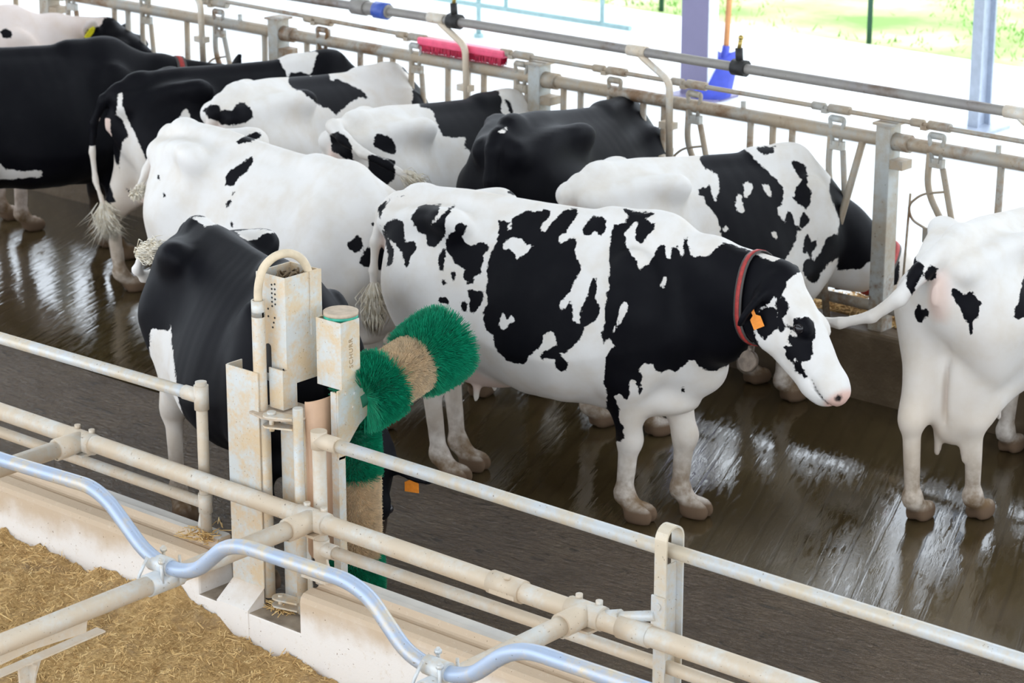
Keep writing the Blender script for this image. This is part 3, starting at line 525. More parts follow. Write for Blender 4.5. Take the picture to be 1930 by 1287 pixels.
PATCH['I'] = {'view':[[0.7305,-0.683,0.0],[0.1735,0.1856,0.9672]],'black':[[(-0.082,1.231),(-0.055,1.268),(0.0,1.288),(0.056,1.289),(0.065,1.313),(0.112,1.314),(0.159,1.265),(0.189,1.232),(0.227,1.205),(0.266,1.169),(0.314,1.123),(0.334,1.077),(0.326,1.029),(0.299,1.0),(0.309,0.972),(0.338,0.936),(0.346,1.002),(0.375,0.974),(0.4,0.909),(0.397,0.853),(0.362,0.787),(0.335,0.74),(0.282,0.675),(0.227,0.656),(0.181,0.655),(0.135,0.673),(0.089,0.709),(0.051,0.745),(0.041,0.8),(0.037,0.892),(0.008,0.964),(-0.021,1.0),(-0.039,1.018),(-0.05,1.045),(-0.077,1.063),(-0.078,1.086),(-0.043,1.096),(-0.026,1.111),(-0.014,1.056),(0.005,1.029),(0.021,1.075),(0.018,1.131),(0.008,1.159),(-0.048,1.185),(-0.067,1.203)],[(0.19,1.305),(0.28,1.309),(0.271,1.274),(0.234,1.265),(0.201,1.273)],[(0.362,1.235),(0.386,1.245),(0.434,1.223),(0.444,1.175),(0.441,1.127),(0.466,1.08),(0.462,1.033),(0.44,1.004),(0.401,1.027),(0.377,1.059),(0.385,1.106),(0.417,1.145),(0.388,1.183),(0.368,1.206)],[(0.413,0.966),(0.431,0.99),(0.46,0.958),(0.442,0.92),(0.405,0.89),(0.413,0.938)],[(0.564,1.166),(0.6,1.186),(0.659,1.103),(0.697,1.048),(0.774,0.985),(0.867,0.95),(0.927,0.84),(0.922,0.638),(0.863,0.637),(0.78,0.753),(0.723,0.713),(0.607,0.7),(0.612,0.769),(0.563,0.742),(0.526,0.694),(0.5,0.636),(0.461,0.656),(0.43,0.703),(0.438,0.75),(0.466,0.769),(0.456,0.797),(0.428,0.778),(0.444,0.882),(0.453,0.891),(0.473,0.845),(0.506,0.869),(0.502,0.826),(0.475,0.798),(0.486,0.751),(0.522,0.798),(0.548,0.875),(0.597,0.885),(0.616,0.952),(0.594,0.999),(0.563,1.055),(0.552,1.113)]],'white':[[(0.129,1.116),(0.156,1.127),(0.179,1.109),(0.167,1.071),(0.145,1.051)],[(0.096,1.013),(0.112,1.069),(0.126,1.06),(0.147,0.987),(0.134,0.972),(0.106,0.995)],[(0.225,1.115),(0.249,1.121),(0.273,1.084),(0.265,1.055),(0.245,1.074)],[(0.046,0.901),(0.068,0.92),(0.078,0.897),(0.056,0.883)],[(0.275,0.888),(0.293,0.897),(0.308,0.856),(0.29,0.86)]]}
PATCH['L'] = {'view':[[0.421,-0.9071,0.0],[0.2564,0.119,0.9592]],'black':[[(-0.331,0.853),(-0.304,0.849),(-0.277,0.828),(-0.251,0.851),(-0.222,0.815),(-0.202,0.794),(-0.213,0.739),(-0.233,0.711),(-0.232,0.662),(-0.243,0.661),(-0.248,0.705),(-0.277,0.736),(-0.301,0.789),(-0.324,0.82)],[(-0.446,0.901),(-0.437,0.934),(-0.416,0.948),(-0.389,0.934),(-0.403,0.892),(-0.429,0.877),(-0.443,0.885)],[(-0.527,0.985),(-0.49,1.003),(-0.488,0.97),(-0.454,0.949),(-0.447,0.933),(-0.461,0.889),(-0.495,0.817),(-0.518,0.843)],[(-0.488,0.735),(-0.463,0.781),(-0.451,0.754),(-0.429,0.766),(-0.417,0.739),(-0.427,0.722),(-0.444,0.727),(-0.45,0.699),(-0.465,0.703),(-0.48,0.719)],[(-0.05,0.802),(-0.027,0.923),(0.007,0.926),(0.001,0.761),(-0.046,0.734),(-0.069,0.746)]]}
PATCH['K'] = {'view':[[0.329,0.9443,-0.0],[-0.227,0.0791,0.9707]],'white':[[(-0.464,1.016),(-0.386,1.004),(-0.375,1.027),(-0.371,0.918),(-0.353,0.74),(-0.328,0.578),(-0.323,0.102),(-0.488,0.115),(-0.489,0.684),(-0.481,0.872)],[(-0.274,1.496),(-0.223,1.5),(-0.164,1.484),(-0.15,1.459),(-0.185,1.446),(-0.21,1.448),(-0.244,1.481)],[(-0.076,1.422),(-0.016,1.428),(0.063,1.423),(0.102,1.408),(0.051,1.398),(0.001,1.376),(-0.039,1.383)]]}
PATCH['G'] = {'view':[[0.4569,-0.8895,0.0],[0.1989,0.1021,0.9747]],'white':[[(-0.395,1.11),(-0.383,1.126),(-0.362,1.134),(-0.352,1.122),(-0.371,1.107)]]}
# ------------------------------------------------------------------ the herd
def tail_down(x=-.90, dy=0): return [(-.86,0,1.285),(-.93,0,1.22),(-.955,dy*.2,1.08),(-.95,dy*.5,.90),(-.94,dy*.8,.74),(-.935,dy,.62)]
V0 = ((1,0,0),(0,0,1))
COWS = []
def cow(label, pos, yawdeg, key=None, **sp):
    p = PATCH.get(key, {})
    sp.setdefault('view', p.get('view', V0)); sp.setdefault('tail', tail_down())
    if 'black' in p: sp['black'] = p['black']
    if 'white' in p: sp['white'] = p['white']
    r = make_cow('cow', label, pos, math.radians(yawdeg), sp); r_key[key] = r; SPEC[key] = sp; return r
r_key = {}; SPEC = {}
EAT = dict(poll=(1.04,0,.80), nose=(.52,.1,-.82), tilt=-.09)
H = cow('black and white spotted cow standing broadside in the middle with red collar, head turned right', (-7.02,8.42), 11, 'H', h=.0115,
   poll=(1.135,-.12,1.24), nose=(.68,-.235,-.69), up=(0,.30,1), hs=1.12, ear_rw=(-.30,-.70,-.62), ear_lw=(-.45,.85,.10), feet=((-.58,.107),(-.564,-.087),(.582,.086),(.396,-.096)),
   tail=[(-.86,0,1.285),(-.93,-.02,1.22),(-.955,-.05,1.08),(-.955,-.07,.95),(-.95,-.08,.85)], switch=.21, switch_w=.050, splay=.5)
L = cow('white cow at the right edge seen from behind with swollen udder, its tail swung left', (-5.60,10.0), 96, 'L', h=.0125, feet=((-.78,.12),(-.61,-.09),(.27,.16),(.30,-.16)), tr=1.3, udder=.9, fulludder=True, udskin=.25,
   tail=[(-.86,0,1.285),(-.95,.07,1.18),(-1.0,.14,1.06),(-1.03,.25,.965),(-1.07,.38,.92),(-1.07,.50,.91)], switch=.22, switch_w=.03, switch_dir=(.0,1,-.06), **EAT)
I = cow('white cow with big black flank patch feeding through the fence in a red collar', (-7.25,9.86), 78, 'I', h=.015, poll=(1.10,-.16,.72), nose=(.25,.40,-.85), hs=1.0, tilt=-.09, feet=((-.651,.12),(-.517,-.145),(.40,.16),(.36,-.16)))
G = cow('glossy all black cow between the white cows at the feed fence', (-8.25,10.04), 104, 'G', base='black', s=1.08, pin=.85, feet=((-.76,.175),(-.60,-.06),(.24,.16),(.26,-.16)), **{**EAT, 'tilt': -.15})
Fc = cow('white rumped cow with black shoulders left of the glossy black cow, tail swung right', (-9.13,10.0), 90, 'Fc', s=.98, feet=((-.62,.17),(-.66,-.18),(.28,.16),(.30,-.16)), tr=1.35, tail=[(-.86,0,1.29),(-.96,-.06,1.31),(-1.0,-.17,1.27),(-1.0,-.31,1.21),(-.95,-.42,1.17),(-.90,-.53,1.11)], switch=.14, switch_dir=(.3,-.8,-.4), **EAT)
E = cow('white cow with a black band behind the pale cows, half hidden at the feed fence', (-10.03,10.0), 92, 'E', feet=((-.62,.17),(-.66,-.17),(.28,.16),(.30,-.16)), **EAT)
Cc = cow('black cow with white shoulder band and white tipped tail, white udder, seen from behind', (-10.60,9.95), 70, 'Cc', s=.955, tail_white=3, base='black', feet=((-.80,.18),(-.62,-.17),(.40,.16),(.36,-.16)), tail=[(-.86,0,1.285),(-.94,.03,1.22),(-.985,.09,1.08),(-1.0,.10,.90),(-1.0,.07,.74),(-.98,.0,.58)], switch_dir=(-.05,-.55,-.8), switch_w=.06, splay=2.2, **{**EAT, 'tilt': -.01})
B = cow('big black cow at the left edge with neck stretched to the fence and red collar', (-11.84,9.33), 75, 'B', base='black', poll=(1.22,-.09,1.13), nose=(.75,0,-.6), ear_rw=(.2,-.45,.85), udder=.6, tilt=-.06)
A = cow('pinkish white backed cow farthest left behind the big black cow, black head', (-12.75,9.35), 80, 'A', poll=(1.16,-.04,1.20), nose=(.20,-.75,-.25), ear_rw=(-.6,-.5,.5), allpink=.28, tilt=0.0)
D = cow('white cow with few small black spots, behind the black cow at the brush', (-8.72,8.36), 3, 'D', s=1.04, sx=.86, tilt=-.07, h=.015, tail=[(-.86,0,1.285),(-.95,0,1.2),(-.98,-.06,1.08),(-.96,-.14,1.0),(-.92,-.19,1.0)], switch=.15, switch_w=.022, switch_dir=(.75,-.2,.35), splay=2., poll=(.75,.48,1.0), nose=(-.1,.8,-.6))
KT = [(-.86,0,1.285),(-.95,.02,1.21),(-1.01,-.05,1.10),(-1.02,-.17,1.05),(-.99,-.215,1.10),(-.93,-.205,1.19)]
K = cow('black cow with white hind leg beside the rotating brush, white tail tip over its rump', (-7.574,7.083), -20, 'K', s=.98, sx=.86, pin=.6, tr=1.15, h=.015, base='black',
   poll=(.945,.11,.66), nose=(.03,-.03,-1), hs=1.0, up=(.87,-.49,0), ear_lw=(.42,.55,-.30), dewlap=.03, feet=((-.60,.17),(-.63,-.17),(.44,.16),(.40,-.16)),
   tail=KT, switch=.25, switch_w=.042, switch_dir=(.62,.12,.16), tail_white=3)
# ------------------------------------------------------------------ setting
def slab(name, lo, hi, mat, kind='structure', bev=0):
    return MB().box(lo, hi, bev=bev).build(name, mat, None, kind)
slab('floor', (-26,8.25,-.2), (6,10.45,0), M['floor'])
slab('floor', (-26,6.3,-.2), (6,8.215,-.012), M['lane'])
slab('trim_1', (-26,8.2,-.25), (6,8.27,-.06), M['gutter'])
slab('wall_far', (-26,10.45,-.2), (6,10.66,.36), M['kerb'], bev=.02)
slab('floor', (-60,10.6,-.2), (20,14.2,.28), M['alley'])
slab('floor', (-60,14.2,-.2), (20,17.02,.30), M['alley'])
slab('floor', (-90,17.0,-.2), (40,60,.27), M['grass_soil'])
slab('ceiling', (-40,7.4,6.0), (20,12.8,6.1), M['roof'])
slab('ceiling', (-40,-2,6.0), (20,6.2,6.1), M['roof'])
def near_wall(x0, x1):                          # low wall: front lip, shallow channel, raised rear strip
    prof = [(6.33,-.25),(6.33,.285),(6.337,.305),(6.352,.318),(6.395,.326),(6.415,.318),(6.430,.318),(6.448,.352),(6.462,.360),(6.512,.360),(6.522,.350),(6.522,-.25)]
    m = MB(); m.prism([(x0,y,z) for y,z in prof], (x1-x0,0,0)); return m
def wall_obj(x0, x1):
    o = near_wall(x0, x1).build('wall_near', [M['lime'], M['conc_top']], None, 'structure')
    for p in o.data.polygons:
        if p.normal.z > .5 and p.center.y > 6.44: p.material_index = 1
    b = o.modifiers.new('bevel', 'BEVEL'); b.width = .012; b.segments = 2; b.limit_method = 'ANGLE'; b.angle_limit = math.radians(60)
    return o
wall_obj(-20, -7.155); wall_obj(-6.585, 4)
o = MB().box((-7.20,6.332,-.25), (-6.55,6.53,.155), bev=.008).build('wall_near', [M['lime'], M['sill']], None, 'structure')
for p in o.data.polygons:
    if p.normal.z > .5: p.material_index = 1
slab('floor', (-20,2.0,-.4), (4,6.34,-.25), M['sill'])

# grass on the bank, sparse tufts
nG = 26000; gx = np.random.uniform(-18, 0, nG); gy = 17.0+np.random.uniform(.05, 1, nG)**1.3*10
keep = (np.sin(gx*1.7)+np.sin(gy*2.3+gx)+np.random.normal(0, .7, nG)) > -.1
gx, gy = gx[keep], gy[keep]; n = len(gx); a = np.random.uniform(0, 2*PI, n); hh = np.random.uniform(.02, .07, n); wd = np.random.uniform(.005, .012, n)
lean = np.random.normal(0, .03, (n, 2)); v = np.zeros((n, 3, 3)); v[:,0] = np.stack([gx+np.cos(a)*wd, gy+np.sin(a)*wd, np.full(n,.265)], 1); v[:,1] = np.stack([gx-np.cos(a)*wd, gy-np.sin(a)*wd, np.full(n,.265)], 1); v[:,2] = np.stack([gx+lean[:,0], gy+lean[:,1], .27+hh], 1)
g_ = raw_mesh('grass', v.reshape(-1,3), np.arange(n*3).reshape(-1,3), M['grass'], None, 'stuff', False)
tag(g_, 'patchy green grass beyond the pale yard', 'grass')

# loose chaff
def flakes(x, y, z, ln, wd, tilt=.5):
    n = len(x); a = np.random.uniform(0, 2*PI, n); t = np.random.normal(0, tilt, n)
    d = np.stack([np.cos(a)*np.cos(t), np.sin(a)*np.cos(t), np.abs(np.sin(t))*.8], 1); s = np.stack([-np.sin(a), np.cos(a), np.random.normal(0,.4,n)], 1)
    c = np.stack([x, y, z], 1); L = ln[:,None]*.5; W = wd[:,None]*.5
    v = np.stack([c-d*L-s*W, c-d*L+s*W, c+d*L+s*W, c+d*L-s*W], 1); v[:,:,2] += np.abs(d[:,2:3]*L)
    return v.reshape(-1, 3), np.arange(n*4).reshape(-1, 4)
def bed_z(x, y):
    x = np.asarray(x, float); y = np.asarray(y, float)
    b = np.interp(x, [-9,-8.4,-7.85,-7.6,-7.26,-7.1,-6.93,-6.57,-6.13,-5.9,-5,0], [.10,.10,.08,.11,.15,.11,.035,.035,.045,-.05,-.12,-.2])
    far = np.interp(6.33-y, [0,.35,2], [0,1,1])
    z = b*(1-far) + far*(.07+.03*np.sin(x*2.1+y*3)+.02*np.sin(x*5.3-y*4.1))
    z += .010*np.sin(x*17+y*9)+.008*np.sin(x*29-y*23)+.006*np.sin(x*51+y*37)
    return z - .06*np.clip((x+6.6)/.5, 0, 1)
nx, ny = 480, 220; X, Y = np.meshgrid(np.linspace(-10.6,-3.2,nx), np.linspace(2.4,6.328,ny), indexing='ij'); Z = bed_z(X, Y) + np.random.normal(0, .003, X.shape)
V = np.stack([X,Y,Z], -1).reshape(-1,3); I = np.arange(nx*ny).reshape(nx,ny)
Q = np.stack([I[:-1,:-1],I[1:,:-1],I[1:,1:],I[:-1,1:]], -1).reshape(-1,4)
nS = 36000; sx = np.random.uniform(-9.2,-5.4,nS); sy = np.random.uniform(4.9,6.325,nS); ln = np.random.gamma(3, .0068, nS); wd = np.random.uniform(.0014,.0034,nS)
fv, ff = flakes(sx, sy, bed_z(sx, sy)+np.random.uniform(-.002,.006,nS), ln, wd, .35)
b_ = raw_mesh('straw_bedding', np.concatenate([V, fv]), np.concatenate([Q, ff+len(V)]), [M['straw_base'], M['straw']], None, 'stuff')
mi = np.zeros(len(b_.data.polygons), np.int32); mi[len(Q):] = 1; b_.data.polygons.foreach_set('material_index', mi)
tag(b_, 'golden chopped straw bedding in front of the limewashed low wall', 'straw')
# feed left along the kerb
nS = 9000; sx = np.random.uniform(-9.5,-4.4,nS); sy = 10.60+np.abs(np.random.normal(0,.22,nS)); hz = .30+.09*np.exp(-((sy-10.75)/.22)**2)*(1+.4*np.sin(sx*7)); hz = np.maximum(hz, np.where(sy < 10.665, .362, 0)); ln = np.random.gamma(3,.014,nS)
fv, ff = flakes(sx, sy, hz, ln, np.random.uniform(.003,.007,nS), .3)
X, Y = np.meshgrid(np.linspace(-9.6,-4.3,160), np.linspace(10.663,11.15,24), indexing='ij'); Z = .285+.085*np.exp(-((Y-10.75)/.22)**2)*(1+.4*np.sin(X*7)) + np.random.normal(0,.008,X.shape); Z[:,-1] = .27; Z[:,0] = .33
V = np.stack([X,Y,Z], -1).reshape(-1,3); I = np.arange(160*24).reshape(160,24); Q = np.stack([I[:-1,:-1],I[1:,:-1],I[1:,1:],I[:-1,1:]], -1).reshape(-1,4)
f_ = raw_mesh('feed_hay', np.concatenate([V, fv]), np.concatenate([Q, ff+len(V)]), [M['straw_base'], M['straw']], None, 'stuff')
mi = np.zeros(len(f_.data.polygons), np.int32); mi[len(Q):] = 1; f_.data.polygons.foreach_set('material_index', mi)
tag(f_, 'loose yellow hay strewn on top of the feed kerb', 'hay')
# ------------------------------------------------------------------ feed fence
YF = 10.555
ff_ = thing('feed_fence', 'weathered rusty headlock feed fence with rails, bars and posts along the kerb', 'fence', (-8.9, YF, .36))
def pt(o, root):                                # keep world coordinates while parented
    o.parent = root; o.location = o.location - root.location; return o
def P(m, name, mat, root, **k): return pt(m.build(name, mat, None, **k), root)
XP = (-13.15,-11.02,-8.975,-6.72,-4.5); RZ = 1.33
P(MB().tube([(-18,YF,RZ),(2,YF,RZ)], .034, 14), 'top_rail', M['rail_rust'], ff_)
P(MB().tube([(-18,YF,.47),(2,YF,.47)], .028, 12), 'lower_rail', M['rail_rust'], ff_)
for x in XP:
    m = MB().box((x-.042,YF-.05,.34), (x+.042,YF+.05,1.415), bev=.006); P(m, 'fence_post', M['post_rust'], ff_)
    m = MB().box((x-.055,YF-.062,1.412), (x+.06,YF+.062,1.424)).box((x+.042,YF-.045,1.20), (x+.115,YF+.045,1.245)).tube([(x+.04,YF,RZ),(x+.13,YF,RZ)], .046, 12); P(m, 'post_bracket', M['rail_rust'], ff_)
LAT = (-12.95,-12.23,-11.56,-10.67,-9.92,-9.13,-8.47,-7.94,-7.05,-6.47,-5.55)
BARS = (-13.5,-13.23,-12.51,-12.38,-11.83,-11.14,-10.78,-10.34,-10.18,-10.08,-9.65,-9.50,-9.38,-8.80,-8.68,-8.25,-8.11,-7.55,-7.41,-7.29,-6.08,-5.9,-5.3)
for x in BARS:
    m = MB().tube([(x,YF,RZ),(x-.012,YF,.47)], .0185, 10); P(m, 'bar', M['rail_rust'], ff_)
P(MB().tube([(-6.86,YF,RZ),(-6.90,YF-.06,1.05),(-6.955,YF-.17,.62),(-6.96,YF-.12,.40)], .0195, 10), 'bar', M['rail_rust'], ff_)      # pushed out by the feeding cow
for x in (-12.2,-11.35,-10.6,-9.75,-9.0,-7.6,-6.10): P(MB().tube([(x,YF,RZ),(x,YF,1.40)], .014, 8), 'stop_pin', M['post_rust'], ff_)
for i, x in enumerate(LAT):
    sw = 1.0 if i in (2,7,9) else .35            # open locks swing wide, the closed ones stand upright
    m = MB().tube(fillet([(x,YF-.01,RZ+.03),(x-.01,YF-.01,1.12),(x+.20*sw,YF-.01,.80),(x+.22*sw,YF-.01,.52)], .08), .017, 10)
    m.tube([(x+.075,YF-.01,1.24),(x+.075+.16*sw,YF-.01,.62)], .016, 10)
    lb = P(m, 'locking_bar', M['rail_rust'], ff_)
    k = MB().tube(fillet([(x+.02,YF-.02,1.265),(x-.005,YF-.02,1.405),(x+.085,YF-.02,1.405),(x+.06,YF-.02,1.265)], .02), .011, 8).box((x+.005,YF-.03,1.24),(x+.08,YF+.005,1.285), bev=.004)
    k.tube([(x+.02,YF-.03,1.40),(x+.08,YF-.03,1.40)], .017, 8)
    o = k.build('latch', M['post_rust'], None); o.parent = lb
    if sw > .9:
        wpt = [(x+.10,YF-.02,1.13),(x-.03,YF-.02,1.10),(x-.105,YF-.02,1.03),(x-.085,YF-.02,.96),(x+.08,YF-.02,.90)]
        k = MB().tube(fillet(wpt, .06), .0065, 6).tube([(x-.095,YF-.02,1.09),(x-.12,YF-.02,.50)], .006, 6).box((x-.01,YF-.03,.86),(x+.10,YF-.018,.935))
        o = k.build('wire_loop', M['rail_rust'], None); o.parent = lb
rod = [(-18,YF,1.468),(-11.5,YF,1.462),(-9.5,YF,1.442),(-5.9,YF,1.438),(2,YF,1.44)]
cr = P(MB().tube(rod, .0125, 10), 'control_rod', M['rail_rust'], ff_)
for x in LAT:
    z = 1.442
    m = MB().tube([(x-.12,YF,z),(x-.05,YF,z)], .021, 10).tube([(x-.02,YF,z),(x+.10,YF,z)], .023, 10); m.box((x-.06,YF-.02,z-.028),(x-.025,YF+.01,z-.005))
    o = m.build('rod_sleeve', M['rail_rust'], None); o.parent = cr
# overhead water pipe on bent stands
wp = thing('water_pipe', 'long grey water pipe on bent stands above the feed fence', 'pipe', (-8.9, YF-.03, 1.58))
YP = YF-.045; PZ = 1.582
P(MB().tube([(-18,YP,1.56),(-10.6,YP,1.572),(-9.4,YP,PZ),(2,YP,1.578)], .026, 12), 'pipe', M['pipe_grey'], wp)
for x in (-11.62,-9.45,-8.02,-5.75):
    m = MB().tube(fillet([(x-.23,YP,PZ-.01),(x-.20,YP-.005,PZ-.03),(x-.01,YP-.02,1.455),(x,YP-.02,.98)], .05), .0195, 10)
    m.tube([(x-.30,YP,PZ),(x-.18,YP,PZ)], .032, 12).box((x-.07,YP-.03,1.20),(x+.02,YP+.02,1.235)).box((x-.07,YP-.03,1.02),(x+.02,YP+.02,1.05))
    P(m, 'pipe_stand', M['galv_dust'], wp)
for x in (-9.56,-7.60):
    m = MB().tube([(x-.035,YP,PZ),(x+.045,YP,PZ)], .043, 12).tube([(x,YP,PZ+.03),(x-.005,YP,PZ+.10)], .02, 8); v = P(m, 'valve', M['black'], wp)
    o = MB().tube([(x-.005,YP,PZ+.09),(x+.005,YP,PZ+.15)], .011, 8).ball((x+.005,YP,PZ+.155), .014, 10, 6).build('brass_nozzle', M['brass'], None); o.parent = v
m = MB().tube([(-10.30,YP,PZ-.006),(-10.06,YP,PZ-.006)], .040, 12).tube([(-10.34,YP,PZ-.006),(-10.24,YP,PZ-.006)], .048, 12)
cp = P(m, 'coupling', M['pipe_grey'], wp); o = MB().tube([(-10.16,YP-.005,PZ-.006),(-10.07,YP-.005,PZ-.006)], .049, 12).build('blue_collar', M['blue_cap'], None); o.parent = cp
# pink broom head lying on the fence rail
br = thing('broom_head', 'bright pink plastic broom head lying along the feed fence top rail', 'broom', (-9.53, YF, 1.40))
m = MB().box((-9.86,YF-.035,1.41),(-9.21,YF+.035,1.455), bev=.014); P(m, 'head_block', M['pink'], br)
vs, fs = [], []
for i in range(2600):
    x = random.uniform(-9.845,-9.225); y = YF+random.uniform(-.032,.032); b = len(vs); lx, ly = random.gauss(0,.002), random.gauss(0,.003)
    vs += [(x-.004,y,1.415),(x+.004,y,1.415),(x,y+.004,1.415),(x+lx,y+ly,1.364)]; fs += [(b,b+1,b+3),(b+1,b+2,b+3),(b+2,b,b+3)]
o = raw_mesh('bristles', vs, fs, M['red_br'], None, 'stuff', False); o.parent = br; o.location = -Vector(br.location)

# ------------------------------------------------------------------ stall front: main rail, cross bars, bent neck rail
sf = thing('stall_rail', 'dusty galvanised stall rail with cross bars and a wavy neck pipe, in front', 'rail', (-6.55, 6.38, .58))
mr = P(MB().tube([(-14,6.38,.628),(-7.9,6.38,.623),(-5.2,6.38,.613),(2,6.38,.61)], .037, 16), 'main_rail', M['galv_dust'], sf)
for x in (-9.24,-7.893,-6.546,-5.203,-3.86):
    P(MB().tube([(x,6.38,.617),(x,2.6,.595)], .036, 16), 'cross_bar', M['galv_dust'], sf)
    m = MB().tube([(x-.075,6.38,.617),(x+.075,6.38,.617)], .0445, 16).tube([(x,6.37,.617),(x,6.24,.617)], .044, 16)
    m.box((x-.05,6.33,.565),(x+.05,6.40,.575)).box((x-.012,6.24,.570),(x+.012,6.34,.578))
    for dx in (-.045,.045): m.tube([(x+dx,6.395,.655),(x+dx,6.395,.674)], .013, 8)
    P(m, 'tee_clamp', M['galv_dust'], sf)
m = MB().tube([(-5.64,6.38,.616),(-5.49,6.38,.615)], .0435, 16).box((-5.62,6.338,.590),(-5.50,6.346,.62), bev=.003).tube([(-5.55,6.36,.655),(-5.55,6.36,.668)], .012, 8); P(m, 'sleeve', M['galv_dust'], sf)
m = MB().tube([(-5.05,6.38,.613),(-4.92,6.38,.613)], .0425, 16); P(m, 'sleeve', M['galv_dust'], sf)
NK = [(-9.6,.85),(-9.35,.84),(-9.13,.82),(-9.03,.72),(-8.95,.67),(-7.83,.667),(-7.75,.70),(-7.64,.81),(-7.56,.843),(-7.084,.873),(-6.86,.862),(-6.65,.705),(-6.57,.672),(-6.44,.672),(-6.235,.822),(-6.15,.852),(-5.63,.862),(-5.51,.835),(-5.33,.672),(-5.24,.664),(-5.10,.670),(-4.90,.830),(-4.80,.852),(-4.30,.858),(-4.1,.83),(-3.9,.68),(-3.7,.67)]
NK = [(-8.8,.66),(-7.95,.66),(-7.80,.70),(-7.62,.835),(-7.50,.848),(-6.93,.872),(-6.835,.84),(-6.655,.70),(-6.56,.668),(-6.45,.668),(-6.36,.70),(-6.22,.825),(-6.12,.853),(-5.62,.864),(-5.52,.835),(-5.36,.69),(-5.27,.663),(-5.15,.663),(-5.06,.69),(-4.92,.81),(-4.82,.848),(-4.15,.86),(-4.05,.83),(-3.9,.69),(-3.8,.663),(-3.7,.69),(-3.55,.82),(-3.45,.85),(-2.5,.86)]
P(MB().tube(fillet([(x,5.63,z) for x,z in NK], .12, 5), .0275, 14), 'neck_rail', M['galv_blue'], sf)
for x in (-7.893,-6.546,-5.203,-3.86):
    m = MB().tube([(x-.06,5.63,.668),(x+.04,5.63,.668)], .034, 14).tube([(x,5.55,.612),(x,5.70,.612)], .0425, 14)
    m.tube(fillet([(x-.04,5.59,.70),(x-.055,5.55,.62),(x-.03,5.55,.57)], .03), .006, 6).tube(fillet([(x+.055,5.66,.60),(x+.03,5.68,.70)], .03), .006, 6)
    for dx, dy in ((-.05,.045),(.035,-.04)): m.tube([(x+dx,5.63+dy,.60),(x+dx,5.63+dy,.715)], .007, 6).tube([(x+dx,5.63+dy,.695),(x+dx,5.63+dy,.708)], .013, 6)
    P(m, 'neck_rail_clamp', M['galv'], sf)
x = -6.546
m = MB().prism([(x-.004,4.3,.585),(x-.004,5.27,.585),(x-.004,5.26,.53),(x-.004,5.02,.545),(x-.004,4.3,.50)], (.008,0,0)); m.box((x-.022,4.3,.500),(x+.024,5.33,.506), rot=Matrix.Rotation(math.radians(1.5),3,'X'))
m.prism([(x-.004,4.96,.505),(x-.004,5.06,.505),(x-.004,5.01,.40),(x-.004,5.0,-.1),(x-.004,4.98,-.1)], (.01,0,0)).prism([(x-.03,5.0,.505),(x+.05,5.0,.505),(x+.02,5.0,.40),(x+.015,5.0,-.1),(x-.005,5.0,-.1)], (0,.008,0)); P(m, 'support_bracket', M['galv_dust'], sf)

# ------------------------------------------------------------------ walkway railings
r1 = thing('railing', 'dusty galvanised two-rail railing ending at a pipe post left of the brush machine', 'railing', (-7.24,6.45,.36))
m = MB().tube([(-14,6.455,.84),(-7.26,6.455,.936)], .026, 14); P(MB().tube([(-14,6.455,.86),(-8.95,6.455,.912),(-7.25,6.455,.937)], .026, 14), 'top_rail', M['galv'], r1)
P(MB().tube([(-14,6.455,.478),(-7.25,6.455,.486)], .024, 14), 'lower_rail', M['galv_dust'], r1)
m = MB().tube([(-7.235,6.455,.335),(-7.235,6.455,1.0)], .0235, 14); P(m, 'post', M['galv_dust'], r1)
m = MB().tube([(-7.235,6.455,.885),(-7.235,6.455,.985)], .030, 14).tube([(-7.235,6.455,.937),(-7.33,6.455,.936)], .030, 14); P(m, 'tee_fitting', M['galv_dust'], r1)
P(MB().tube([(-7.235,6.455,.45),(-7.235,6.455,.53)], .029, 14), 'tee_fitting', M['galv_dust'], r1)
m = MB().prism([(-7.255,6.45,.345),(-7.29,6.45,.345),(-7.26,6.45,.47),(-7.25,6.45,.47)], (0,.008,0)); P(m, 'gusset', M['galv_dust'], r1)
r2 = thing('railing', 'galvanised two-rail railing right of the brush machine with a loop topped post', 'railing', (-4.9,6.45,.36))
P(MB().tube([(-6.57,6.45,.913),(2,6.45,.913)], .026, 14), 'top_rail', M['galv'], r2)
P(MB().tube([(-6.57,6.45,.472),(-4.9,6.45,.482),(2,6.45,.482)], .0245, 14), 'lower_rail', M['galv_dust'], r2)
P(MB().tube([(-6.575,6.45,.33),(-6.575,6.45,.945)], .027, 14), 'post', M['galv_dust'], r2)
m = MB().tube([(-6.575,6.45,.88),(-6.575,6.45,.95)], .032, 14).tube([(-6.575,6.45,.913),(-6.47,6.45,.913)], .032, 14); P(m, 'tee_fitting', M['galv_dust'], r2)
m = MB().tube([(-6.575,6.45,.435),(-6.575,6.45,.51)], .032, 14).tube([(-6.575,6.45,.472),(-6.50,6.45,.472)], .030, 14); P(m, 'tee_fitting', M['galv_dust'], r2)
m = MB().box((-6.64,6.40,.352),(-6.51,6.50,.364)).prism([(-6.55,6.446,.362),(-6.515,6.446,.362),(-6.55,6.446,.44)], (0,.008,0))
for dx in (-.05,.05): m.tube([(-6.575+dx,6.41,.36),(-6.575+dx,6.41,.378)], .009, 6)
P(m, 'foot_flange', M['galv_dust'], r2)
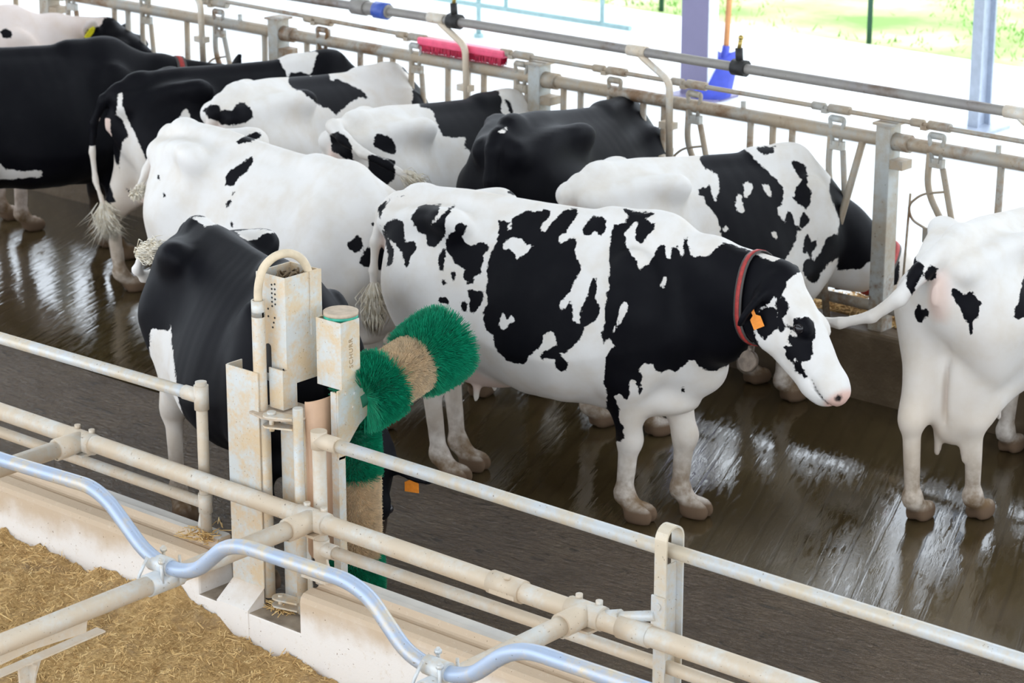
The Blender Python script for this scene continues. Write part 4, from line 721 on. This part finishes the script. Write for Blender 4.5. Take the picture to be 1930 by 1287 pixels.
# loop post: flat strip folded over the rail
lp = []; yc, r, zt = 6.45, .046, .955
path = [(yc-r,-.30)] + [(yc-r,zt)] + [(yc-r*math.cos(a), zt+r*1.05*math.sin(a)) for a in np.linspace(.15, PI-.15, 12)] + [(yc+r,zt),(yc+r,-.30)]
x0, x1 = -4.925, -4.875; vs = []; fs = []
for i, (y, z) in enumerate(path):
    ny, nz = (y-yc, max(0, z-zt)); l = math.hypot(ny, nz) or 1; ny, nz = ny/l*.0035, nz/l*.0035
    vs += [(x0,y-ny,z-nz),(x0,y+ny,z+nz),(x1,y+ny,z+nz),(x1,y-ny,z-nz)]
    if i:
        b = 4*i
        for k in range(4): fs.append((b-4+k, b-4+(k+1)%4, b+(k+1)%4, b+k))
m = MB(); m.add(vs, fs, 0, False); m.box((-4.905,yc-r+.004,-.30),(-4.900,yc+r-.004,.86)); P(m, 'loop_post', M['galv'], r2)
m = MB().box((-4.93,yc-r-.012,.63),(-4.872,yc-r-.004,.76)).tube([(-4.90,yc-r-.01,.725),(-4.90,yc-r-.02,.725)], .014, 8); P(m, 'bolt_plate', M['galv'], r2)
m = MB().tube([(-5.115,6.39,.625),(-4.915,6.40,.685)], .019, 12).tube([(-5.13,6.385,.62),(-5.06,6.392,.642)], .027, 12); P(m, 'tie_bar', M['galv'], r2)
# ------------------------------------------------------------------ rotating cow brush with its mounting
bm_ = thing('cow_brush', 'galvanised cow brush machine with green and tan brushes, standing in the wall gap', 'brush machine', (-6.80,6.45,.155))
def thin_box(m, lo, hi, t=.005):               # open-topped sheet box
    (x0,y0,z0),(x1,y1,z1) = lo, hi
    m.box((x0,y0,z0),(x1,y0+t,z1)).box((x0,y1-t,z0),(x1,y1,z1)).box((x0,y0+t,z0),(x0+t,y1-t,z1)).box((x1-t,y0+t,z0),(x1,y1-t,z1)); return m
m = MB().prism([(-7.046,6.424,.16),(-7.046,6.418,.16),(-6.869,6.418,.16),(-6.869,6.424,.16)], (0,0,.962)).box((-7.046,6.424,.16),(-7.040,6.50,1.124))
P(m, 'mounting_channel', M['plate'], bm_)
m = MB().prism([(-7.046,6.326,-.05),(-7.046,6.326,.165),(-7.046,6.422,.235),(-7.046,6.422,-.05)], (.177,0,0)); P(m, 'mortar_foot', M['lime'], bm_)
m = MB().tube([(-6.888,6.45,.93),(-6.888,6.45,1.36)], .0262, 18, cap=False).ring((-6.888,6.45,1.34),(-6.888,6.45,1.405), .0262, .021, 18); P(m, 'conduit_pipe', M['plate'], bm_)
m = MB().tube([(-6.872,6.45,.19),(-6.872,6.45,.955)], .0235, 16); P(m, 'hinge_tube', M['plate'], bm_)
m = MB().box((-6.865,6.475,.975),(-6.79,6.481,1.135)).box((-6.796,6.481,.975),(-6.79,6.55,1.13)); P(m, 'side_plate', M['plate'], bm_)
m = MB().box((-6.835,6.50,.17),(-6.765,6.508,.955)).box((-6.773,6.508,.17),(-6.765,6.57,.955)).box((-6.755,6.53,.20),(-6.715,6.536,.95)); P(m, 'inner_channel', M['plate'], bm_)
hp_ = [(-6.905,6.40),(-6.82,6.385),(-6.76,6.40),(-6.69,6.45),(-6.69,6.60),(-6.90,6.60)]
m = MB().prism([(x,y,.958) for x,y in hp_], (0,0,.008)); hg = P(m, 'hinge_plate', M['rubber_dust'], bm_)
m = MB()
for z in (.966,.925):
    cpts = [(-6.70,6.43),(-6.70,6.475)] + [(-6.80+.034*math.cos(a), 6.42+.034*math.sin(a)) for a in np.linspace(PI/2+.4, 1.5*PI+.3, 9)]
    m.prism([(x,y,z) for x,y in cpts], (0,0,.007))
m.tube([(-6.80,6.42,.905),(-6.80,6.42,.985)], .010, 10).tube([(-6.80,6.42,.973),(-6.80,6.42,.984)], .018, 12); P(m, 'hinge_lug', M['plate'], bm_)
m = MB()
for z in (.21,.18):
    cpts = [(-6.69,6.42),(-6.69,6.47)] + [(-6.79+.034*math.cos(a), 6.43+.034*math.sin(a)) for a in np.linspace(PI/2+.4, 1.5*PI+.3, 9)]
    m.prism([(x,y,z) for x,y in cpts], (0,0,.007))
m.tube([(-6.79,6.43,.165),(-6.79,6.43,.225)], .010, 10); P(m, 'hinge_lug', M['plate'], bm_)
m = MB().tube([(-6.686,6.45,.17),(-6.686,6.45,1.012)], .0205, 16).tube([(-6.686,6.45,1.006),(-6.686,6.45,1.016)], .019, 16); P(m, 'gate_tube', M['plate'], bm_)
# housing with loose cables
m = thin_box(MB(), (-6.948,6.50,1.068), (-6.791,6.685,1.497)); m.box((-6.944,6.504,1.068),(-6.795,6.68,1.075)); hs_ = P(m, 'cable_housing', M['plate'], bm_)
o = MB().box((-6.790,6.630,1.245),(-6.785,6.69,1.497)).tube([(-6.786,6.66,1.47),(-6.782,6.66,1.47)], .006, 8).tube([(-6.786,6.66,1.27),(-6.782,6.66,1.27)], .006, 8).build('edge_strip', M['plate'], None); o.parent = hs_
m = MB()
for x, z in [(-6.862,1.375+.017*k) for k in range(6)] + [(-6.845,1.385+.02*k) for k in range(5)] + [(-6.885,1.33),(-6.885,1.36),(-6.85,1.33),(-6.856,1.31),(-6.862,1.29),(-6.81,1.13),(-6.81,1.10)]:
    m.tube([(x,6.5005,z),(x,6.4985,z)], .0042, 8)
m.box((-6.905,6.4985,1.10),(-6.875,6.5005,1.205)).tube([(-6.89,6.5005,1.205),(-6.89,6.4984,1.205)], .015, 12)
o = m.build('drilled_holes', M['black'], None, 'stuff'); o.parent = hs_
for i in range(9):
    cx, cy, rr = random.uniform(-6.90,-6.83), random.uniform(6.55,6.64), random.uniform(.025,.05); ph = random.random()*6
    pts = [(max(-6.94,min(-6.80,cx+rr*math.cos(ph+a))), max(6.51,min(6.675,cy+rr*math.sin(ph+a)*.9)), 1.455+.03*math.sin(a*1.3+i)+.02*random.random()) for a in np.linspace(0, 5.2, 14)]
    P(MB().tube(pts, .0045, 6), 'cable', M['cable'], bm_)
P(MB().box((-6.943,6.506,1.40),(-6.797,6.678,1.41)), 'cable_tray', M['black'], bm_)
hz = [(-6.888,6.45,1.32),(-6.888,6.452,1.46),(-6.875,6.47,1.535),(-6.85,6.51,1.575),(-6.825,6.56,1.582),(-6.81,6.61,1.553),(-6.805,6.64,1.50),(-6.805,6.65,1.44)]
P(MB().tube(fillet(hz, .08, 5), .0165, 14), 'hose', M['hose'], bm_)
# drive: motor with cap in its sheet housing
m = MB().prism([(-6.727,6.70,1.068),(-6.727,6.598,1.068),(-6.595,6.598,1.068),(-6.595,6.70,1.068),(-6.600,6.70,1.068),(-6.600,6.603,1.068),(-6.722,6.603,1.068),(-6.722,6.70,1.068)], (0,0,.267)); mh = P(m, 'motor_housing', M['plate'], bm_)
fc = bpy.data.curves.new('lettering', 'FONT'); fc.body = 'SCHURR'; fc.size = .029; fc.extrude = .0008; fc.space_character = 1.12; fc.align_x = 'CENTER'; fc.align_y = 'CENTER'; fc.resolution_u = 3
to = bpy.data.objects.new('lettering_tmp', fc); C.objects.link(to); bpy.context.view_layer.update()
me = bpy.data.meshes.new_from_object(to.evaluated_get(bpy.context.evaluated_depsgraph_get())); bpy.data.objects.remove(to)
me.materials.clear(); me.materials.append(M['letter']); lo_ = bpy.data.objects.new('lettering', me); C.objects.link(lo_); lo_.parent = mh
lo_.matrix_local = Matrix(((0,0,1,-6.5945),(0,-1,0,6.652),(1,0,0,1.205),(0,0,0,1))); lo_['label'] = 'stamped vertical lettering'
bx = Vector((-6.662,6.668,0))
P(MB().tube([bx+Vector((0,0,1.08)), bx+Vector((0,0,1.332))], .064, 28), 'motor', M['plate'], bm_)
P(MB().tube([bx+Vector((0,0,1.330)), bx+Vector((0,0,1.346))], .067, 28), 'green_band', M['green_paint'], bm_)
P(MB().tube([bx+Vector((0,0,1.345)), bx+Vector((0,0,1.358)), bx+Vector((0,0,1.361))], [.068,.068,.062], 28), 'motor_cap', M['rubber_dust'], bm_)
X0 = -6.604
m = MB().prism([(X0,6.578,1.068),(X0,6.822,1.072),(X0,6.829,.996),(X0,6.765,.95),(X0,6.69,.905),(X0,6.633,.845),(X0,6.61,.79),(X0,6.578,.79)], (.007,0,0))
for y, z in ((6.67,1.04),(6.66,.985),(6.62,.93),(6.72,1.0),(6.62,1.05)): m.tube([(X0+.006,y,z),(X0+.013,y,z)], .008, 8)
P(m, 'bracket_plate', M['plate'], bm_)
P(MB().box((X0,6.575,.24),(X0+.007,6.612,.80)).box((X0-.03,6.575,.24),(X0,6.581,1.06)), 'bracket_upright', M['plate'], bm_)
P(MB().box((-6.70,6.69,1.058),(X0,6.82,1.064)).box((-6.70,6.814,.99),(X0,6.82,1.064)), 'bracket_flange', M['green_paint'], bm_)
vs = []; fs = []; na = 14
for i in range(na+1):
    a = -PI/2*1.05 + PI*1.05*i/na; y = 6.575+.082*math.sin(a); x = -6.690+.028*math.cos(a)
    for zz in (.36+.05*(1-math.cos(a)), 1.028): vs.append((x,y,zz))
for i in range(na): b = 2*i; fs.append((b,b+2,b+3,b+1))
sh_ = P(MB().add(vs, fs), 'shield', M['shield'], bm_); sm = sh_.modifiers.new('solid', 'SOLIDIFY'); sm.thickness = .005
m = MB()
for i in range(70): m.tube([(-6.80+random.gauss(0,.035),6.44+random.gauss(0,.03),.155+random.random()*.012),(-6.80+random.gauss(0,.05),6.44+random.gauss(0,.04),.16+random.random()*.03)], .0022, 4)
tag(m.build('straw_litter', M['straw'], None), 'straw litter on the sill under the brush hinge', 'straw', None, 'stuff')
m = MB()
for i in range(140):
    a = Vector((-7.235+random.gauss(0,.035),6.44+random.gauss(0,.028),.335+.04*random.random())); m.tube([a, a+Vector((random.gauss(0,.025),random.gauss(0,.025),random.random()*.02))], .002, 4)
tag(m.build('straw_litter', M['straw'], None), 'heap of straw around the foot of the left railing post', 'straw', None, 'stuff')
# brushes: radial bristles on a shaft
def brush(name, o, d, bands, rc, capend=True):
    o = Vector(o); d = Vector(d).normalized(); u = d.orthogonal().normalized(); w_ = d.cross(u); L = bands[-1][1]
    root = P(MB().tube([o-d*.03, o+d*(L+.005)], rc, 16), name, M['core'], bm_)
    for (t0,t1,r0,r1,mat,cm,nb) in bands:
        n = nb; t = np.random.uniform(t0, t1, n); a = np.random.uniform(0, 2*PI, n)
        R = r0+(r1-r0)*(t-t0)/(t1-t0); R = R*(1+np.random.normal(0,.022,n))
        D = np.array(d); U = np.array(u); W = np.array(w_); rad = np.cos(a)[:,None]*U+np.sin(a)[:,None]*W
        end = (t-t0)/(t1-t0); fl = (bands[0][0] == t0)*-.35*(1-end)**2 + (bands[-1][1] == t1)*.45*end**2
        dr = rad + D*(fl+np.random.normal(0,.10,n))[:,None] + np.random.normal(0,.06,(n,3)); dr /= np.linalg.norm(dr, axis=1)[:,None]
        base = np.array(o)+D*t[:,None]+rad*(rc*.8); tip = base + dr*(R-rc*.8)[:,None]; mid = base+(tip-base)*.6
        s1 = np.cross(dr, D); s1 /= np.linalg.norm(s1, axis=1)[:,None]; s2 = np.cross(dr, s1); rb = .0018
        v = np.stack([base+s1*rb, base+(-.5*s1+.87*s2)*rb, base+(-.5*s1-.87*s2)*rb, tip+s1*rb*.5, tip+(-.5*s1+.87*s2)*rb*.5, tip+(-.5*s1-.87*s2)*rb*.5], 1).reshape(-1,3)
        q = np.arange(n)[:,None,None]*6 + np.array([[0,1,4,3],[1,2,5,4],[2,0,3,5]])[None]
        ob = raw_mesh('bristle_band', v, q.reshape(-1,4), M[mat], None, 'stuff', True); ob.parent = root
        rr = .82; cyl = MB().tube([o+d*(t0+.004), o+d*(t1-.004)], [r0*rr, r1*rr], 20, True); c_ = cyl.build('bristle_root', M[cm], None); c_.parent = root
        ob.location = (0,0,0)
G, T = ('green_br','core'), ('beige_br','core_beige')
brush('upper_brush', (-6.62,6.735,1.0), (.03,.97,.235), [(0,.12,.146,.150,*G,9500),(.125,.30,.122,.120,*T,15000),(.31,.445,.155,.172,*G,13000)], .035)
brush('lower_brush', (-6.70,6.76,.875), (0,0,-1), [(0,.215,.112,.118,*G,9000),(.215,.56,.110,.108,*T,14000),(.56,.70,.118,.125,*G,7000)], .03)
P(MB().tube([(-6.65,6.70,.985),(-6.70,6.76,.88)], .05, 16), 'gear_case', M['green_paint'], bm_)

# ------------------------------------------------------------------ yard beyond the feed alley
def I_beam(x, y, z0, z1, w_, dd, mat, name, label, cat, kind=None):
    m = MB().box((x-w_/2,y-dd/2,z0),(x-w_/2+.02,y+dd/2,z1)).box((x+w_/2-.02,y-dd/2,z0),(x+w_/2,y+dd/2,z1)).box((x-w_/2,y-.008,z0),(x+w_/2,y+.008,z1)).box((x-w_,y-dd,z0),(x+w_,y+dd,z0+.02))
    return m.build(name, mat, None, kind)
o = MB().box((-11.04,14.55,.28),(-10.805,14.67,6.0)).build('trim_2', M['column'], None, 'structure')
o = MB().box((-10.805,14.555,.28),(-10.798,14.665,6.0)).build('trim_3', M['white_paint'], None, 'structure')
o = MB().box((-11.10,14.45,.28),(-10.68,14.77,.315)).build('trim_4', M['column'], None, 'structure')
sp = thing('steel_column', 'slender galvanised steel column with base plate at right in the yard', 'column', (-8.79,15.0,.30))
m = MB().box((-8.88,14.93,.32),(-8.80,14.95,6.0)).box((-8.88,15.08,.32),(-8.80,15.10,6.0)).box((-8.845,14.95,.32),(-8.835,15.08,6.0)); P(m, 'beam', M['steel_blue'], sp)
P(MB().box((-8.98,14.85,.30),(-8.68,15.16,.325)), 'base_plate', M['steel_blue'], sp)
sv = thing('shovel', 'blue plastic shovel with orange handle leaning on the violet column', 'shovel', (-10.74,14.74,.30))
vs = []; fs = []; nu, nv = 9, 9
for j in range(nv):
    t = j/(nv-1)
    for i in range(nu):
        s_ = -1+2*i/(nu-1); wid = .115+.06*t
        vs.append((-10.80+s_*wid*.70+.05*t, 14.80-.26*t+s_*wid*.35-.05*(1-s_*s_), .60-.30*t+.03*(s_*s_)))
for j in range(nv-1):
    for i in range(nu-1): fs.append((j*nu+i, j*nu+i+1, (j+1)*nu+i+1, (j+1)*nu+i))
b_ = P(MB().add(vs, fs), 'blade', M['shovel'], sv); b_.modifiers.new('solid','SOLIDIFY').thickness = .012
P(MB().tube([(-10.79,14.75,.58),(-10.765,14.82,2.1)], .022, 10), 'handle', M['wood'], sv)
P(MB().tube([(-10.795,14.735,.53),(-10.789,14.755,.66)], .03, 10), 'socket', M['shovel'], sv)
gt = thing('yard_gate', 'pale teal tubular gate standing open in the yard', 'gate', (-13.59,15.23,.30))
P(MB().tube([(-17,15.23,.56),(-12.04,15.23,.56)], .022, 8), 'bottom_rail', M['teal'], gt)
P(MB().tube([(-17,15.23,1.5),(-12.04,15.23,1.5)], .022, 8), 'top_rail', M['teal'], gt)
for x in (-15.6,-14.5,-13.3,-12.32): P(MB().tube([(x,15.23,.56),(x,15.23,1.5)], .018, 8), 'upright', M['teal'], gt)
P(MB().tube([(-13.59,15.23,.30),(-13.59,15.23,1.55)], .02, 8).tube([(-13.59,15.23,.30),(-13.59,15.23,.33)], .04, 8), 'foot_post', M['teal'], gt)
pl = MB().tube([(-13.75,15.4,.30),(-13.73,15.5,2.4)], .018, 8).build('wooden_pole', M['wood'], None); tag(pl, 'thin tan pole standing behind the teal gate', 'pole')
for x, y, l in ((-11.165,17.19,'dark green stake at the grass edge left of the steel column'),(-13.29,17.23,'dark green stake at the grass edge beside the violet column')):
    m = MB().tube([(x,y,.25),(x,y,1.7)], .022, 8).ball((x,y,1.7), .024, 8, 5); tag(m.build('garden_stake', M['stake'], None), l, 'stake', 'green stakes along the grass')
ct = thing('feed_trolley', 'blue-grey sheet metal feed trolley far back at the upper left', 'trolley', (-16.1,16.2,.30))
ct.rotation_euler = (0,0,0)
m = MB().box((-16.85,15.95,.48),(-15.75,16.5,1.2), bev=.02); P(m, 'tub', M['grey_box'], ct)
P(MB().box((-16.88,15.93,1.18),(-15.72,16.52,1.22)).box((-15.74,15.93,.46),(-15.70,16.52,1.2)), 'rim', M['white_paint'], ct)
for x in (-16.75,-15.85):
    P(MB().tube([(x,15.9,.42),(x,15.97,.42)], .12, 16), 'wheel', M['black'], ct)
bx_ = MB().box((-17.6,15.5,.30),(-17.25,15.9,.52), bev=.02).box((-17.55,15.55,.52),(-17.3,15.85,.545)).build('feed_box', M['grey_box'], None); tag(bx_, 'small blue-grey box on the alley at the far upper left', 'box')

# ------------------------------------------------------------------ collars, ear tags
def on_cow(key):
    r = r_key[key]; return (r,) + root_info[r.name]
def collar(key, t, w_=.03, bell=False, ex=1.0):
    r, hp, warp, fd, lf, up, c0, t0, ck, tk = on_cow(key)
    body = [c for c in r.children if c.name.startswith('body')][0]
    a = warp(c0+(ck-c0)*t); b = warp(t0+(tk-t0)*t); ax = nrm(((ck+tk)/2-(c0+t0)/2)); ctr = (a+b)/2; vx = nrm((a-b)-ax*((a-b)@ax)); vy = np.cross(ax, vx)
    V = np.array([v.co for v in body.data.vertices]); q = V-ctr; s_ = q@ax; sel = np.abs(s_) < .03; q = q[sel]; px_, py_ = q@vx, q@vy; ang = np.arctan2(py_, px_); rad = np.hypot(px_, py_)
    nn = 40; prof = []
    for i in range(nn):
        th = -PI+2*PI*i/nn; dd = np.abs((ang-th+PI) % (2*PI)-PI); k = (dd < .22) & (rad < .34); prof.append(np.median(rad[k]) if k.any() else .15)
    prof = np.array(prof); prof = (prof+np.roll(prof,1)+np.roll(prof,-1))/3*ex+.010
    def band(off, hw, name, mat, par):
        vs = []; fs = []
        for i in range(nn):
            th = -PI+2*PI*i/nn; d_ = math.cos(th)*vx+math.sin(th)*vy
            for sgn, rr in ((-1,0),(1,0),(1,.004),(-1,.004)): vs.append(tuple(ctr+ax*(sgn*hw)+d_*(prof[i]+off+rr)))
        for i in range(nn):
            j = (i+1) % nn
            for k in range(4): fs.append((4*i+k, 4*i+(k+1)%4, 4*j+(k+1)%4, 4*j+k))
        return MB().add(vs, fs).build(name, mat, par)
    cb = band(0, w_, 'collar', M['collar_edge'], r); band(.003, w_*.48, 'collar_stripe', M['collar'], cb)
    if bell:
        p = ctr - vx*(prof[0]+.02)
        o = MB().tube([p-vx*.055-vy*.012, p-vx*.055+vy*.012], .045, 20).tube([p+vx*.01, p-vx*.02], .012, 8).build('collar_tag', M['bell'], None); o.parent = cb
collar('H', .93, .021, True); collar('B', .62, .03); collar('I', .80, .026, ex=.94)
def eartag(key, sd, mat, along=.15, size=.03):
    r, hp, warp, fd, lf, up, *_ = on_cow(key); sp_ = SPEC[key]; hs = sp_.get('hs', 1.1)
    R_ = np.stack([fd, lf, up], 1); ea = np.array(sp_.get('ear_l' if sd > 0 else 'ear_r', sp_.get('ear', (-.35,.88,-.30))), float); ea[1] *= sd
    wk = 'ear_lw' if sd > 0 else 'ear_rw'; ed = nrm(sp_[wk]) if wk in sp_ else nrm(R_ @ ea); en = nrm(fd - ed*(fd@ed)); er = np.cross(en, ed); p = warp(hp(.015,sd*.080,-.050)+ed*along+en*.024)
    if er[2] > 0: er = -er
    pts = [p+er*-.016-ed*size*.35, p-er*.016+ed*size*.35, p+er*.010+ed*size*.8, p+er*.075+ed*size*.8, p+er*.075-ed*size*.8, p+er*.010-ed*size*.8]
    o = MB().prism([tuple(q) for q in pts], tuple(en*.004)).ball(p, .009, 10, 6).build('ear_tag', M[mat], None); o.parent = r
eartag('A', -1, 'tag_y', .15, .04)
def hang_tag(key, sd, along, nv, w_, l_, slant=0.):       # plastic tag hanging from the ear
    r, hp, warp, fd, lf, up, *_ = on_cow(key); sp_ = SPEC[key]
    ed = nrm(sp_['ear_lw' if sd > 0 else 'ear_rw']); nv = nrm(nv); p = warp(hp(.015,sd*.080,-.050)+ed*along)+nv*.014
    dn = nrm(np.array([0,0,-1.])+slant*np.cross(nv,(0,0,1.))); sx = nrm(np.cross(dn, nv))
    pts = [p-sx*w_*.3, p+sx*w_*.3, p+sx*w_*.3+dn*l_*.3, p+sx*w_+dn*l_*.45, p+sx*w_+dn*l_, p-sx*w_+dn*l_, p-sx*w_+dn*l_*.45, p-sx*w_*.3+dn*l_*.3]
    o = MB().prism([tuple(q) for q in pts], tuple(nv*.004)).ball(p, .009, 10, 6).build('ear_tag', M['tag'], None); o.parent = r
hang_tag('H', -1, .13, (.5,-.85,.1), .023, .085, -.40)
hang_tag('K', 1, .135, (.57,-.82,.1), .034, .075)
